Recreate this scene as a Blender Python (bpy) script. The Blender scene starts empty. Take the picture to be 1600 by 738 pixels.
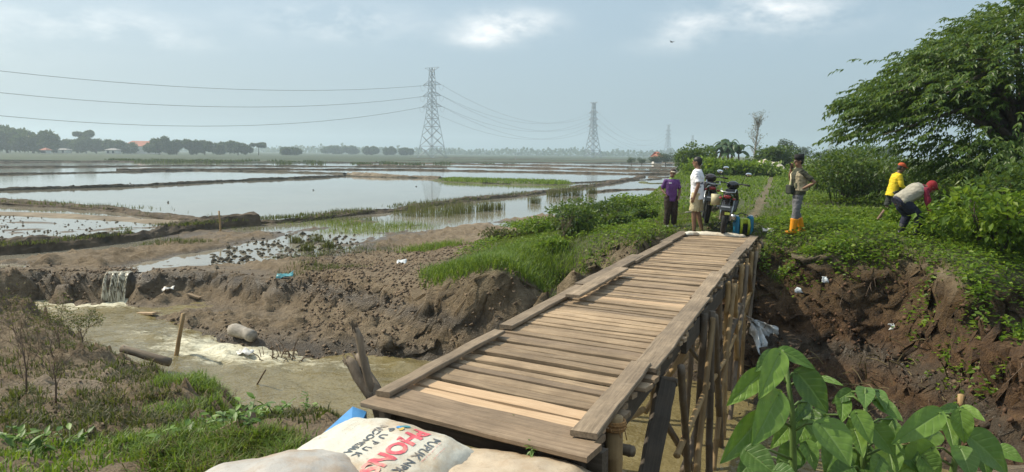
import bpy, bmesh, math, random
import numpy as np
from mathutils import Vector, Matrix, Euler, Quaternion
random.seed(7)
rng = np.random.default_rng(11)
sc = bpy.context.scene
col = sc.collection
R = math.radians

# ---------------------------------------------------------------- camera
FPX, PW, PH = 1155.0, 1600.0, 738.0
EYE = 1.63
PITCH = math.atan((369 - 240) / FPX)
ROLL = R(0.65)
cd = bpy.data.cameras.new('camera')
cd.sensor_fit = 'HORIZONTAL'; cd.sensor_width = 36.0; cd.lens = FPX / PW * 36.0
cd.clip_start = 0.05; cd.clip_end = 9000
cam = bpy.data.objects.new('camera', cd); col.objects.link(cam)
MC = Matrix.Rotation(math.pi / 2 - PITCH, 4, 'X') @ Matrix.Rotation(ROLL, 4, 'Z')
cam.matrix_world = Matrix.Translation((0, 0, EYE)) @ MC
sc.camera = cam
M3 = MC.to_3x3()

# ---------------------------------------------------------------- world, sun, exposure
SUN_AZ = R(-74)        # measured from +Y, negative = to the left
SUN_EL = R(47)
w = bpy.data.worlds.new('World'); sc.world = w; w.use_nodes = True
nt = w.node_tree; nt.nodes.clear()
N = nt.nodes.new; L = nt.links.new
out = N('ShaderNodeOutputWorld'); bg = N('ShaderNodeBackground')
sky = N('ShaderNodeTexSky'); sky.sky_type = 'NISHITA'; sky.sun_disc = False
sky.sun_elevation = SUN_EL; sky.sun_rotation = SUN_AZ
sky.air_density = 1.0; sky.dust_density = 5.0; sky.ozone_density = 1.6
bg.inputs['Strength'].default_value = 0.112
tc = N('ShaderNodeTexCoord'); sep = N('ShaderNodeSeparateXYZ'); L(tc.outputs['Generated'], sep.inputs[0])
def wmath(op, a, b=None, clamp=False):
    n = N('ShaderNodeMath'); n.operation = op; n.use_clamp = clamp
    for i, v in enumerate((a, b)):
        if v is None: continue
        if isinstance(v, (int, float)): n.inputs[i].default_value = v
        else: L(v, n.inputs[i])
    return n.outputs[0]
mp = N('ShaderNodeMapping'); mp.inputs['Scale'].default_value = (7, 7, 15); L(tc.outputs['Generated'], mp.inputs[0])
cn = N('ShaderNodeTexNoise'); cn.inputs['Scale'].default_value = 1.55; cn.inputs['Detail'].default_value = 7; cn.inputs['Roughness'].default_value = .58
L(mp.outputs[0], cn.inputs['Vector'])
cr = N('ShaderNodeMapRange'); cr.inputs[1].default_value = .40; cr.inputs[2].default_value = .72; L(cn.outputs[0], cr.inputs[0])
cloud = None
for (px, py, sx, sz, amp) in ((150, 36, .08, .020, .65), (275, 66, .06, .012, .3), (520, 34, .09, .020, .75), (795, 38, .055, .016, 1.4), (755, 62, .04, .010, .8),
                              (1075, 40, .035, .018, .75), (1215, 20, .08, .024, 1.1), (1040, 72, .05, .010, .3), (1700, 20, .1, .03, .6), (-150, 40, .1, .03, .6)):
    d = (M3 @ Vector(((px - 800) / FPX, -(py - 369) / FPX, -1))).normalized()
    e1 = Vector((d.y, -d.x, 0)).normalized()
    dot = N('ShaderNodeVectorMath'); dot.operation = 'DOT_PRODUCT'; L(tc.outputs['Generated'], dot.inputs[0]); dot.inputs[1].default_value = e1
    f = N('ShaderNodeVectorMath'); f.operation = 'DOT_PRODUCT'; L(tc.outputs['Generated'], f.inputs[0]); f.inputs[1].default_value = d
    a = wmath('POWER', wmath('ABSOLUTE', wmath('DIVIDE', dot.outputs['Value'], sx)), 2.0)
    b = wmath('POWER', wmath('ABSOLUTE', wmath('DIVIDE', wmath('SUBTRACT', sep.outputs[2], d.z), sz)), 2.0)
    g = wmath('POWER', 2.71828, wmath('MULTIPLY', wmath('ADD', a, b), -1.0))
    g = wmath('MULTIPLY', wmath('MULTIPLY', g, amp), wmath('GREATER_THAN', f.outputs['Value'], 0.0))
    cloud = g if cloud is None else wmath('ADD', cloud, g)
hi = N('ShaderNodeMapRange'); hi.inputs[1].default_value = .19; hi.inputs[2].default_value = .32; hi.inputs[4].default_value = .45; L(sep.outputs[2], hi.inputs[0])
cloud = wmath('ADD', cloud, hi.outputs[0])
cm = wmath('MULTIPLY', cloud, cr.outputs[0], clamp=True)
mix = N('ShaderNodeMix'); mix.data_type = 'RGBA'; L(cm, mix.inputs[0])
# pull the clear sky towards a milky, humid grey-blue
milk = N('ShaderNodeMix'); milk.data_type = 'RGBA'; milk.inputs[0].default_value = .5; milk.inputs[7].default_value = (5.6, 7.6, 8.9, 1)
L(sky.outputs[0], milk.inputs[6])
L(milk.outputs[2], mix.inputs[6]); mix.inputs[7].default_value = (11.5, 11.5, 11.3, 1)
L(mix.outputs[2], bg.inputs[0]); L(bg.outputs[0], out.inputs[0])
sl = bpy.data.lights.new('sun', 'SUN'); sl.energy = 5.0; sl.angle = R(0.6); sl.color = (1, .91, .73)
so = bpy.data.objects.new('sun', sl); col.objects.link(so)
sd = Vector((math.sin(SUN_AZ) * math.cos(SUN_EL), math.cos(SUN_AZ) * math.cos(SUN_EL), math.sin(SUN_EL)))
so.rotation_euler = (-sd).to_track_quat('-Z', 'Y').to_euler(); so.location = (-20, 0, 30)
vs = sc.view_settings; vs.view_transform = 'Standard'; vs.look = 'None'; vs.gamma = 1; vs.use_curve_mapping = False; vs.exposure = 0.0
sc.cycles.max_bounces = 8; sc.cycles.transparent_max_bounces = 12; sc.cycles.volume_bounces = 2; sc.cycles.use_denoising = True
sc.cycles.caustics_reflective = False; sc.cycles.caustics_refractive = False; sc.cycles.sample_clamp_indirect = 6

# ---------------------------------------------------------------- helpers
def ray(px, py): return M3 @ Vector(((px - 800) / FPX, -(py - 369) / FPX, -1))
def P(px, py, z=0.0):
    d = ray(px, py); t = (z - EYE) / d.z
    return Vector((0, 0, EYE)) + d * t
def PY(px, py, Y):
    d = ray(px, py); return Vector((0, 0, EYE)) + d * (Y / d.y)

def hsh(i, j, s):
    n = (i * 374761393 + j * 668265263 + s * 1274126177) & 0x7fffffff
    n = ((n ^ (n >> 13)) * 1274126177) & 0x7fffffff
    return ((n ^ (n >> 16)) & 0xffff) / 65535.0
def vnoise(x, y, s=0):
    x = np.asarray(x, float); y = np.asarray(y, float)
    i = np.floor(x).astype(np.int64); j = np.floor(y).astype(np.int64); u = x - i; v = y - j
    u = u * u * (3 - 2 * u); v = v * v * (3 - 2 * v)
    return (hsh(i, j, s) * (1 - u) + hsh(i + 1, j, s) * u) * (1 - v) + (hsh(i, j + 1, s) * (1 - u) + hsh(i + 1, j + 1, s) * u) * v
def fbm(x, y, s=0, o=4, g=.5):
    a, t, n = 1.0, 0.0, 0.0
    for k in range(o):
        t = t + a * vnoise(x * 2 ** k + 17.3 * k, y * 2 ** k - 9.1 * k, s + k); n += a; a *= g
    return t / n * 2 - 1
def sstep(a, b, x):
    t = np.clip((np.asarray(x, float) - a) / (b - a), 0, 1); return t * t * (3 - 2 * t)

def tag(o, label=None, cat=None, group=None, kind=None):
    if label: o['label'] = label
    if cat: o['category'] = cat
    if group: o['group'] = group
    if kind: o['kind'] = kind
    return o
def link(name, me, mat=None, parent=None, **k):
    if mat is not None: me.materials.append(mat)
    o = bpy.data.objects.new(name, me); col.objects.link(o)
    if parent is not None: o.parent = parent
    return tag(o, **k)
def empty(name, loc=(0, 0, 0), rz=0, **k):
    o = bpy.data.objects.new(name, None); col.objects.link(o); o.location = loc; o.rotation_euler = (0, 0, rz); o.empty_display_size = .1
    return tag(o, **k)
def npmesh(name, V, Fs, smooth=False):
    """V (n,3); Fs: list of (m,k) index arrays"""
    me = bpy.data.meshes.new(name)
    V = np.asarray(V, np.float32); Fs = [np.asarray(f, np.int32) for f in Fs if len(f)]
    me.vertices.add(len(V)); me.vertices.foreach_set('co', V.ravel())
    lo = np.concatenate([f.ravel() for f in Fs]); tot = np.concatenate([np.full(len(f), f.shape[1], np.int32) for f in Fs])
    me.loops.add(len(lo)); me.loops.foreach_set('vertex_index', lo)
    me.polygons.add(len(tot)); me.polygons.foreach_set('loop_start', np.concatenate([[0], np.cumsum(tot)[:-1]]).astype(np.int32))
    try: me.polygons.foreach_set('loop_total', tot)
    except Exception: pass
    me.polygons.foreach_set('use_smooth', np.full(len(tot), smooth))
    me.update(calc_edges=True); return me

class MB:
    def __init__(s): s.v = []; s.f = []
    def add(s, vs, fs):
        o = len(s.v); s.v += [tuple(p) for p in vs]; s.f += [tuple(i + o for i in f) for f in fs]; return s
    def box(s, c, size, rot=None, taper=1.0):
        c = Vector(c); h = Vector(size) / 2; q = rot.to_matrix() if isinstance(rot, (Euler, Quaternion)) else (rot or Matrix.Identity(3))
        vs = []
        for z in (-1, 1):
            k = taper if z > 0 else 1
            for x, y in ((-1, -1), (1, -1), (1, 1), (-1, 1)): vs.append(c + q @ Vector((x * h.x * k, y * h.y * k, z * h.z)))
        return s.add(vs, [(3, 2, 1, 0), (4, 5, 6, 7), (0, 1, 5, 4), (1, 2, 6, 5), (2, 3, 7, 6), (3, 0, 4, 7)])
    def beam(s, a, b, wd, th, up=(0, 0, 1)):
        a = Vector(a); b = Vector(b); d = b - a; x = d.normalized(); y = Vector(up).cross(x)
        if y.length < 1e-4: y = Vector((1, 0, 0)).cross(x)
        y.normalize(); z = x.cross(y)
        m = Matrix((x, y, z)).transposed()
        return s.box((a + b) / 2, (d.length, wd, th), m)
    def tube(s, pts, rad, n=6, cap=True, flat=1.0, side=None):
        pts = [Vector(p) for p in pts]; m = len(pts)
        if isinstance(rad, (int, float)): rad = [rad] * m
        vs = []; prev = None
        for i, p in enumerate(pts):
            t = (pts[min(i + 1, m - 1)] - pts[max(i - 1, 0)]).normalized()
            if side is not None: u = (Vector(side) - t * t.dot(Vector(side))).normalized()
            elif prev is None:
                u = t.cross(Vector((0, 0, 1)));  u = u if u.length > .1 else t.cross(Vector((1, 0, 0))); u.normalize()
            else: u = (prev - t * t.dot(prev)).normalized()
            prev = u; v = t.cross(u)
            r = rad[i]; ra, rb = r if isinstance(r, (tuple, list)) else (r, r * flat)
            for k in range(n):
                a = 2 * math.pi * k / n; vs.append(p + u * (ra * math.cos(a)) + v * (rb * math.sin(a)))
        fs = [(i * n + k, i * n + (k + 1) % n, (i + 1) * n + (k + 1) % n, (i + 1) * n + k) for i in range(m - 1) for k in range(n)]
        if cap: fs += [tuple(range(n - 1, -1, -1)), tuple(range((m - 1) * n, m * n))]
        return s.add(vs, fs)
    def ell(s, c, r, rot=None, nu=10, nv=7):
        c = Vector(c); q = rot.to_matrix() if isinstance(rot, (Euler, Quaternion)) else (rot or Matrix.Identity(3))
        r = r if isinstance(r, (tuple, list)) else (r, r, r)
        vs = [c + q @ Vector((0, 0, -r[2]))]
        for j in range(1, nv):
            b = -math.pi / 2 + math.pi * j / nv
            for i in range(nu):
                a = 2 * math.pi * i / nu; vs.append(c + q @ Vector((r[0] * math.cos(b) * math.cos(a), r[1] * math.cos(b) * math.sin(a), r[2] * math.sin(b))))
        vs.append(c + q @ Vector((0, 0, r[2]))); e = len(vs) - 1; fs = []
        for i in range(nu):
            k = (i + 1) % nu; fs.append((0, 1 + k, 1 + i)); fs.append((e, e - nu + i, e - nu + k))
            for j in range(nv - 2): o = 1 + j * nu; fs.append((o + i, o + k, o + nu + k, o + nu + i))
        return s.add(vs, fs)
    def ring(s, c, R0, r, axis='x', n=20, m=8):
        vs = []; c = Vector(c)
        for i in range(n):
            a = 2 * math.pi * i / n
            for k in range(m):
                b = 2 * math.pi * k / m; q = R0 + r * math.cos(b); h = r * math.sin(b)
                p = (h, q * math.cos(a), q * math.sin(a)) if axis == 'x' else (q * math.cos(a), q * math.sin(a), h)
                vs.append(c + Vector(p))
        return s.add(vs, [(i * m + k, ((i + 1) % n) * m + k, ((i + 1) % n) * m + (k + 1) % m, i * m + (k + 1) % m) for i in range(n) for k in range(m)])
    def mesh(s, name, smooth=False):
        me = bpy.data.meshes.new(name); me.from_pydata(s.v, [], s.f)
        if smooth: me.polygons.foreach_set('use_smooth', [True] * len(me.polygons))
        me.update(); return me
    def build(s, name, mat, parent=None, smooth=False, bevel=0, **k):
        me = s.mesh(name, smooth)
        if bevel:
            bm = bmesh.new(); bm.from_mesh(me)
            bmesh.ops.bevel(bm, geom=bm.edges[:], offset=bevel, segments=1, affect='EDGES'); bm.to_mesh(me); bm.free()
        return link(name, me, mat, parent, **k)
    def fuse(s, name, mat, parent=None, voxel=.012, smooth=4, wrinkle=0, **k):
        """one continuous skin: voxel-fused and smoothed"""
        tmp = bpy.data.objects.new('tmp', s.mesh('tmp')); col.objects.link(tmp)
        m = tmp.modifiers.new('r', 'REMESH'); m.mode = 'VOXEL'; m.voxel_size = voxel; m.use_smooth_shade = True
        m2 = tmp.modifiers.new('s', 'SMOOTH'); m2.factor = .5; m2.iterations = smooth
        dg = bpy.context.evaluated_depsgraph_get()
        me = bpy.data.meshes.new_from_object(tmp.evaluated_get(dg)); me.name = name
        bpy.data.objects.remove(tmp)
        if wrinkle:
            n = len(me.vertices); co = np.empty(n * 3, np.float32); me.vertices.foreach_get('co', co); co = co.reshape(-1, 3); no = np.empty(n * 3, np.float32); me.vertices.foreach_get('normal', no); no = no.reshape(-1, 3)
            a = fbm(co[:, 0] * 9 + co[:, 1] * 7, co[:, 2] * 16 + co[:, 1] * 5, 3, 3) + .6 * fbm(co[:, 0] * 22 - co[:, 1] * 19, co[:, 2] * 30, 8, 2)
            me.vertices.foreach_set('co', (co + no * (a * wrinkle)[:, None]).astype(np.float32).ravel())
        me.polygons.foreach_set('use_smooth', [True] * len(me.polygons))
        return link(name, me, mat, parent, **k)

# ---------------------------------------------------------------- materials
def mat(name): 
    m = bpy.data.materials.new(name); m.use_nodes = True; t = m.node_tree; b = t.nodes['Principled BSDF']; return m, t, b
def ramp(t, fac, stops):
    r = t.nodes.new('ShaderNodeValToRGB'); e = r.color_ramp.elements
    while len(e) < len(stops): e.new(.5)
    for k, (p, c) in enumerate(stops): e[k].position = p; e[k].color = (*c, 1)
    t.links.new(fac, r.inputs[0]); return r.outputs[0]
def noise(t, scale, vec=None, detail=5, rough=.6, coord='Object', map_=None):
    n = t.nodes.new('ShaderNodeTexNoise'); n.inputs['Scale'].default_value = scale; n.inputs['Detail'].default_value = detail; n.inputs['Roughness'].default_value = rough
    c = t.nodes.new('ShaderNodeTexCoord'); v = c.outputs[coord] if vec is None else vec
    if map_: mm = t.nodes.new('ShaderNodeMapping'); mm.inputs['Scale'].default_value = map_; t.links.new(v, mm.inputs[0]); v = mm.outputs[0]
    t.links.new(v, n.inputs['Vector']); return n.outputs[0]
def mixc(t, fac, a, b, mode='MIX'):
    m = t.nodes.new('ShaderNodeMix'); m.data_type = 'RGBA'; m.blend_type = mode
    for i, v in ((0, fac), (6, a), (7, b)):
        if isinstance(v, (int, float)): m.inputs[i].default_value = v
        elif isinstance(v, tuple): m.inputs[i].default_value = (*v[:3], 1)
        else: t.links.new(v, m.inputs[i])
    return m.outputs[2]
def bump(t, b, h, dist=.02, strength=.6):
    n = t.nodes.new('ShaderNodeBump'); n.inputs['Distance'].default_value = dist; n.inputs['Strength'].default_value = strength
    t.links.new(h, n.inputs['Height']); t.links.new(n.outputs[0], b.inputs['Normal'])
def simple(name, c, rough=.6, metal=0, var=.25, scale=8, bumpd=0, coat=0, dirt=None):
    m, t, b = mat(name)
    f = noise(t, scale); lo = tuple(v * (1 - var) for v in c); hi_ = tuple(min(1, v * (1 + var)) for v in c)
    cc = ramp(t, f, [(.3, lo), (.7, hi_)])
    if dirt is not None: cc = mixc(t, ramp(t, noise(t, scale * .45, detail=8, rough=.7), [(.48, (0, 0, 0)), (.68, (1, 1, 1))]), cc, dirt)
    t.links.new(cc, b.inputs['Base Color']); b.inputs['Roughness'].default_value = rough; b.inputs['Metallic'].default_value = metal
    if coat: b.inputs['Coat Weight'].default_value = coat
    if bumpd: bump(t, b, noise(t, scale * 2.5), bumpd)
    return m
def leafmat(name, c1, c2, trans=.35, rough=.5, c3=None):
    m, t, b = mat(name)
    g = t.nodes.new('ShaderNodeNewGeometry')
    st = [(0.0, c1), (.65, c2)] + ([(1.0, c3)] if c3 else [])
    cc = ramp(t, g.outputs['Random Per Island'], st)
    t.links.new(cc, b.inputs['Base Color']); b.inputs['Roughness'].default_value = rough; b.inputs['Specular IOR Level'].default_value = .35
    tr = t.nodes.new('ShaderNodeBsdfTranslucent'); t.links.new(mixc(t, .5, cc, (.25, .35, .03), 'MIX'), tr.inputs[0])
    ms = t.nodes.new('ShaderNodeMixShader'); ms.inputs[0].default_value = trans
    t.links.new(b.outputs[0], ms.inputs[1]); t.links.new(tr.outputs[0], ms.inputs[2])
    t.links.new(ms.outputs[0], t.nodes['Material Output'].inputs[0]); return m
def wood(name, stops, var=.35, long=(3, 60, 60), rough=.75, bd=.004, rnd=True, stain=.5):
    m, t, b = mat(name)
    c = t.nodes.new('ShaderNodeTexCoord'); oi = t.nodes.new('ShaderNodeObjectInfo')
    va = t.nodes.new('ShaderNodeVectorMath'); va.operation = 'ADD'; t.links.new(c.outputs['Object'], va.inputs[0])
    sc_ = t.nodes.new('ShaderNodeVectorMath'); sc_.operation = 'SCALE'; sc_.inputs['Scale'].default_value = 40; 
    cb = t.nodes.new('ShaderNodeCombineXYZ'); 
    for i in range(3): t.links.new(oi.outputs['Random'], cb.inputs[i])
    t.links.new(cb.outputs[0], sc_.inputs[0]); t.links.new(sc_.outputs[0], va.inputs[1])
    g = noise(t, 1.0, va.outputs[0], detail=6, rough=.65, map_=long)
    cc = ramp(t, g, stops)
    big = noise(t, 2.2, va.outputs[0], detail=7, rough=.7)
    cc = mixc(t, ramp(t, big, [(.42, (0, 0, 0)), (.75, (stain, stain, stain))]), cc, tuple(v * .4 for v in stops[0][1]))
    gp = t.nodes.new('ShaderNodeNewGeometry'); wn = noise(t, 1.7, gp.outputs['Position'], detail=8, rough=.72)
    cc = mixc(t, ramp(t, wn, [(.40, (.0, .0, .0)), (.62, (stain * .75,) * 3)]), cc, tuple(v * .62 for v in stops[0][1]))
    wn2 = noise(t, 4.5, gp.outputs['Position'], detail=8, rough=.75); cc = mixc(t, ramp(t, wn2, [(.55, (0, 0, 0)), (.72, (stain * .7,) * 3)]), cc, tuple(min(1, v * 1.12) for v in stops[2][1]))
    if rnd:
        hv = t.nodes.new('ShaderNodeHueSaturation'); mr = t.nodes.new('ShaderNodeMapRange'); mr.inputs[3].default_value = 1 - var; mr.inputs[4].default_value = 1 + var
        t.links.new(oi.outputs['Random'], mr.inputs[0]); t.links.new(mr.outputs[0], hv.inputs['Value']); t.links.new(cc, hv.inputs['Color']); cc = hv.outputs[0]
    t.links.new(cc, b.inputs['Base Color']); b.inputs['Roughness'].default_value = rough; bump(t, b, g, bd, .8); return m

M = {}
M['plank'] = wood('weathered_plank', [(.25, (.19, .125, .070)), (.5, (.37, .265, .162)), (.75, (.50, .375, .24))], .30)
M['newplank'] = wood('fresh_plank', [(.25, (.38, .24, .13)), (.5, (.52, .36, .22)), (.75, (.60, .44, .28))], .06, stain=.15)
M['greyplank'] = wood('grey_plank', [(.25, (.13, .09, .055)), (.5, (.26, .185, .118)), (.75, (.36, .27, .18))], .15)
M['rail'] = wood('rail_board', [(.25, (.12, .086, .054)), (.5, (.28, .21, .138)), (.75, (.40, .31, .215))], .28)
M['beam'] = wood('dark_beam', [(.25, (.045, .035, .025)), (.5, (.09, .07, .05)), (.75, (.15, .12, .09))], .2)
M['bamboo'] = wood('bamboo_pole', [(.25, (.22, .14, .06)), (.5, (.36, .24, .11)), (.75, (.46, .33, .17))], .3, long=(30, 30, 2))
M['oldbamboo'] = wood('old_bamboo', [(.25, (.09, .065, .045)), (.5, (.17, .13, .09)), (.75, (.26, .21, .15))], .3, long=(30, 30, 2))
M['bark'] = simple('bark', (.09, .07, .05), .9, var=.5, scale=14, bumpd=.02)
M['palebark'] = simple('pale_bark', (.30, .27, .23), .85, var=.3, scale=14)
M['twig'] = simple('dry_twig', (.13, .09, .06), .85, var=.3)
M['metal'] = simple('galvanised_steel', (.30, .33, .36), .5, .4, var=.1, scale=.2)
M['wire'] = simple('conductor_wire', (.22, .24, .26), .5, .3, var=.1)
M['rope'] = simple('brown_rope', (.32, .17, .06), .9, var=.4, scale=60, bumpd=.01)
def dist_line(x, y, ps):
    d = np.full(np.shape(x), 1e9)
    for a, b in zip(ps[:-1], ps[1:]):
        ax, ay, bx, by = a[0], a[1], b[0], b[1]; l2 = (bx - ax) ** 2 + (by - ay) ** 2 + 1e-9
        t = np.clip(((x - ax) * (bx - ax) + (y - ay) * (by - ay)) / l2, 0, 1)
        d = np.minimum(d, np.hypot(x - ax - t * (bx - ax), y - ay - t * (by - ay)))
    return d
# ---------------------------------------------------------------- terrain
PADDY = -1.42
pts = []
def line(ps, step=.45):
    """ps: world (x,y,z) breakline, resampled"""
    ps = [Vector(p) for p in ps]
    for a, b in zip(ps[:-1], ps[1:]):
        n = max(1, int((b - a).length / step))
        for k in range(n): pts.append(a.lerp(b, k / n))
    pts.append(ps[-1])
def pl(ps): return [P(*q) for q in ps]
def off(ps, d, z): return [Vector((p[0] + d[0], p[1] + d[1], z)) for p in ps]
# far bank: lip and foot, left of the bridge
lipL = pl([(-170, 424, -1.2), (-40, 420, -1.2), (30, 416, -1.18), (75, 416, -1.22), (112, 421, -1.24), (156, 426, -1.3), (166, 430, -1.49), (204, 430, -1.49), (214, 427, -1.36), (250, 426, -1.375), (330, 424, -1.375),
           (420, 436, -1.36), (480, 434, -1.32), (530, 444, -1.3), (580, 450, -1.28), (640, 462, -1.22), (690, 463, -1.08), (735, 446, -.80), (800, 434, -.60), (850, 428, -.45), (900, 412, -.3), (960, 392, -.15), (1010, 376, -.06)])
lipL += [Vector((3.75, 15.75, -.12)), Vector((4.6, 15.5, -.12))]
line(lipL, .4)
toeL = [p + Vector((.08, -.26, 0)) for p in lipL]
for p, q in zip(toeL, lipL):
    p.z = q.z - (.40 + .30 * max(0, min(1, (q.z + 1.4) / .8)))
line(toeL, .4)
footL = pl([(-170, 474, -2.15), (-40, 466, -2.1), (0, 463, -2.1), (60, 467, -2.1), (100, 474, -2.1), (150, 470, -2.1), (196, 468, -2.1), (200, 480, -2.1), (190, 500, -2.1), (235, 528, -2.2), (330, 544, -2.25), (390, 555, -2.28), (440, 560, -2.28), (500, 566, -2.28), (570, 560, -2.28), (650, 572, -2.28)])
footL += [Vector((.6, 12.9, -2.3)), Vector((2.0, 12.6, -2.3)), Vector((3.1, 12.2, -2.28)), Vector((4.0, 11.6, -2.28))]
line(footL, .5)
midL = pl([(260, 505, -2.0), (330, 515, -1.98), (420, 525, -2.0), (520, 530, -2.0), (600, 530, -1.9), (650, 535, -1.95)]); line(midL, .6)
# far bank right of the bridge: high wall
lipR = [Vector((4.9, 15.2, -.1))] + pl([(1192, 388, -.05), (1250, 393, -.05), (1330, 402, -.08), (1400, 408, -.1), (1460, 425, -.12), (1520, 455, -.2), (1570, 490, -.3), (1660, 540, -.4), (1760, 580, -.6)])
line(lipR, .4)
line([p + Vector((-.10, -.30, 0)) + Vector((0, 0, -.55)) for p in lipR], .4)
line([p + Vector((-.28, -.62, 0)) + Vector((0, 0, -1.15)) for p in lipR[1:]], .4)
footR = [Vector((4.0, 11.6, -2.28))] + pl([(1180, 668, -2.28), (1250, 672, -2.28), (1340, 680, -2.28), (1450, 690, -2.28), (1560, 705, -2.28), (1680, 730, -2.3), (1800, 750, -2.3)])
line(pl([(1190, 615, -1.98), (1250, 618, -1.95), (1340, 632, -1.9), (1450, 648, -1.95), (1560, 672, -2.0)]), .6)
line(footR, .5)
line([(3.6, 14.2, -1.75), (4.3, 14.0, -1.7), (4.9, 13.6, -1.7)], .5)
line([(1.4, 13.9, -1.9), (2.6, 14.0, -1.75)], .5)
# near bank
lipN = pl([(-200, 458, -1.6), (-60, 470, -1.65), (0, 480, -1.7), (50, 492, -1.72), (100, 518, -1.8), (150, 550, -1.85), (220, 586, -1.85), (285, 604, -1.7), (335, 610, -1.52), (350, 640, -1.42), (368, 674, -1.25), (415, 682, -1.0), (470, 678, -.75), (530, 668, -.6)])
lipN += [Vector((-.7, 4.95, -.5)), Vector((0, 4.55, -.55)), Vector((.7, 4.1, -.6)), Vector((1.5, 3.9, -.5)), Vector((2.5, 4.1, -.5)), Vector((4, 4.3, -.7)), Vector((6, 4.7, -.9)), Vector((9, 5.2, -1.1)), Vector((14, 6, -1.3))]
line(lipN, .4)
footN = [p + Vector((.42 if i < 14 else .12, .40, 0)) for i, p in enumerate(lipN)]
for p in footN: p.z = -2.3
line(footN, .5)
line([(-24, 24.5, -2.7), (-15.5, 20.3, -2.6), (-11.2, 17.3, -2.6), (-7.2, 14.6, -2.7), (-4.2, 12.4, -2.8), (-1.5, 10, -2.8), (1.2, 8.6, -2.8), (4, 8.2, -2.8), (7, 7.2, -2.8), (14, 8, -2.8)], 1.0)
for q in [(100, 600, -1.55), (200, 620, -1.45), (250, 680, -1.1), (100, 690, -1.0), (20, 560, -1.7), (10, 640, -1.35), (0, 738, -.8), (200, 738, -.75), (330, 700, -.62), (400, 738, -.35), (280, 640, -1.25)]: pts.append(P(*q))
for q in [(-2, 2.6, -.15), (0, 2, -.05), (2, 2, -.05), (-6, 2, -.4), (-10, 4, -.8), (-14, 8, -1.3), (-20, 14, -1.6), (0, 3.4, -.42), (-.8, 4.0, -.42), (-1.0, 3.2, -.36), (.8, 3.4, -.45), (.4, 4.0, -.5), (4, 2.5, -.3), (8, 3, -.5), (14, 3, -.6), (0, -1, 0), (-8, -2, 0), (8, -2, 0), (0, -10, 0), (-20, -5, -.3), (20, -5, 0)]: pts.append(Vector(q))
# mud flat, channel, muddy field, embankment slope
for q in [(800, 400, -.55), (900, 380, -.3), (1000, 350, -.1), (1040, 358, 0), (760, 415, -.8), (700, 430, -1.12), (650, 395, -1.33), (725, 350, -1.2), (760, 352, -1.22), (600, 400, -1.36), (550, 425, -1.35), (490, 412, -1.37), (850, 360, -.7), (850, 335, -1.15), (900, 318, -1.36), (950, 326, -.9), (1000, 322, -.5), (1015, 303, -1.1), (655, 352, -1.42), (700, 336, -1.44), (800, 325, -1.46), (860, 315, -1.47), (940, 300, -1.47),
          (620, 347, -1.49), (560, 358, -1.5), (480, 372, -1.5), (400, 388, -1.5), (300, 406, -1.5), (230, 416, -1.5), (190, 424, -1.5), (430, 405, -1.44), (380, 415, -1.42), (450, 388, -1.46), (340, 418, -1.42),
          (330, 385, -1.3), (250, 396, -1.3), (150, 408, -1.24), (60, 404, -1.2), (0, 402, -1.25), (420, 368, -1.36), (500, 355, -1.36), (560, 345, -1.36),
          (100, 350, -1.43), (250, 350, -1.43), (0, 370, -1.43), (0, 340, -1.43), (180, 365, -1.43), (300, 358, -1.4), (-150, 360, -1.43), (-150, 400, -1.3)]: pts.append(P(*q))
def emb_edge(y): return 2.6 + (y - 16) * .255            # top-left edge of the embankment
def far_z(x, y):
    d = x - (emb_edge(y) - 3.2)
    return -1.62 + sstep(0, 3.2, d) * 1.62
def add_far(x, y): pts.append(Vector((x, y, float(far_z(np.array(x), np.array(y))))))
for y in (30, 36, 44, 54):
    e = emb_edge(y)
    for dx in (-34, -24, -15, -9, -5, -3.4, -2.2, -1.0, 0, 1.5, 5, 10, 20): add_far(e + dx, y)
for q in [(5, 18, 0), (7, 17, 0), (7, 21, 0), (9, 16, 0), (10, 14, 0), (12, 12, -.1), (14, 10, -.3), (12, 18, .1), (16, 16, .1), (20, 12, 0), (18, 22, .1), (12, 26, .05), (4.2, 22, -.02), (3.5, 19, -.02), (6, 26, 0), (20, 30, 0)]: pts.append(Vector(q))
C = np.array([[p.x, p.y, p.z] for p in pts])
C = C[np.unique(np.round(C[:, :2], 2), axis=0, return_index=True)[1]]
Dm = np.hypot(C[:, None, 0] - C[None, :, 0], C[:, None, 1] - C[None, :, 1])
nC = len(C); A = np.zeros((nC + 1, nC + 1)); A[:nC, :nC] = Dm - np.eye(nC) * .02; A[:nC, nC] = 1; A[nC, :nC] = 1
wt = np.linalg.solve(A, np.concatenate([C[:, 2], [0]]))
def rbf(x, y):
    s = x.shape; x = x.ravel(); y = y.ravel(); o = np.empty(len(x))
    for i in range(0, len(x), 20000):
        k = slice(i, i + 20000)
        o[k] = np.hypot(x[k, None] - C[None, :, 0], y[k, None] - C[None, :, 1]) @ wt[:nC] + wt[nC]
    return o.reshape(s)
def grow(a, step, lim, g):
    o = []; s = step
    while abs(a) < abs(lim): a += s; s *= g; o.append(a)
    return o
xs = np.array(grow(-13.5, -.12, -2600, 1.12)[::-1] + list(np.arange(-13.5, 3.5, .1)) + list(np.arange(3.5, 10.5, .055)) + list(np.arange(10.5, 13.51, .1)) + grow(13.5, .12, 2600, 1.12))
ys = np.array(grow(3.0, -.2, -60, 1.3)[::-1] + list(np.arange(3.0, 8.0, .1)) + list(np.arange(8.0, 16.0, .06)) + list(np.arange(16.0, 22.01, .1)) + grow(22, .11, 3000, 1.03))
GX, GY = np.meshgrid(xs, ys)
near = (GX > -40) & (GX < 30) & (GY < 48) & (GY > -12)
GZ = far_z(GX, GY)
GZ = np.where(GY < 16, np.where(GX < -30, -1.3, 0.0), GZ)
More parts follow.
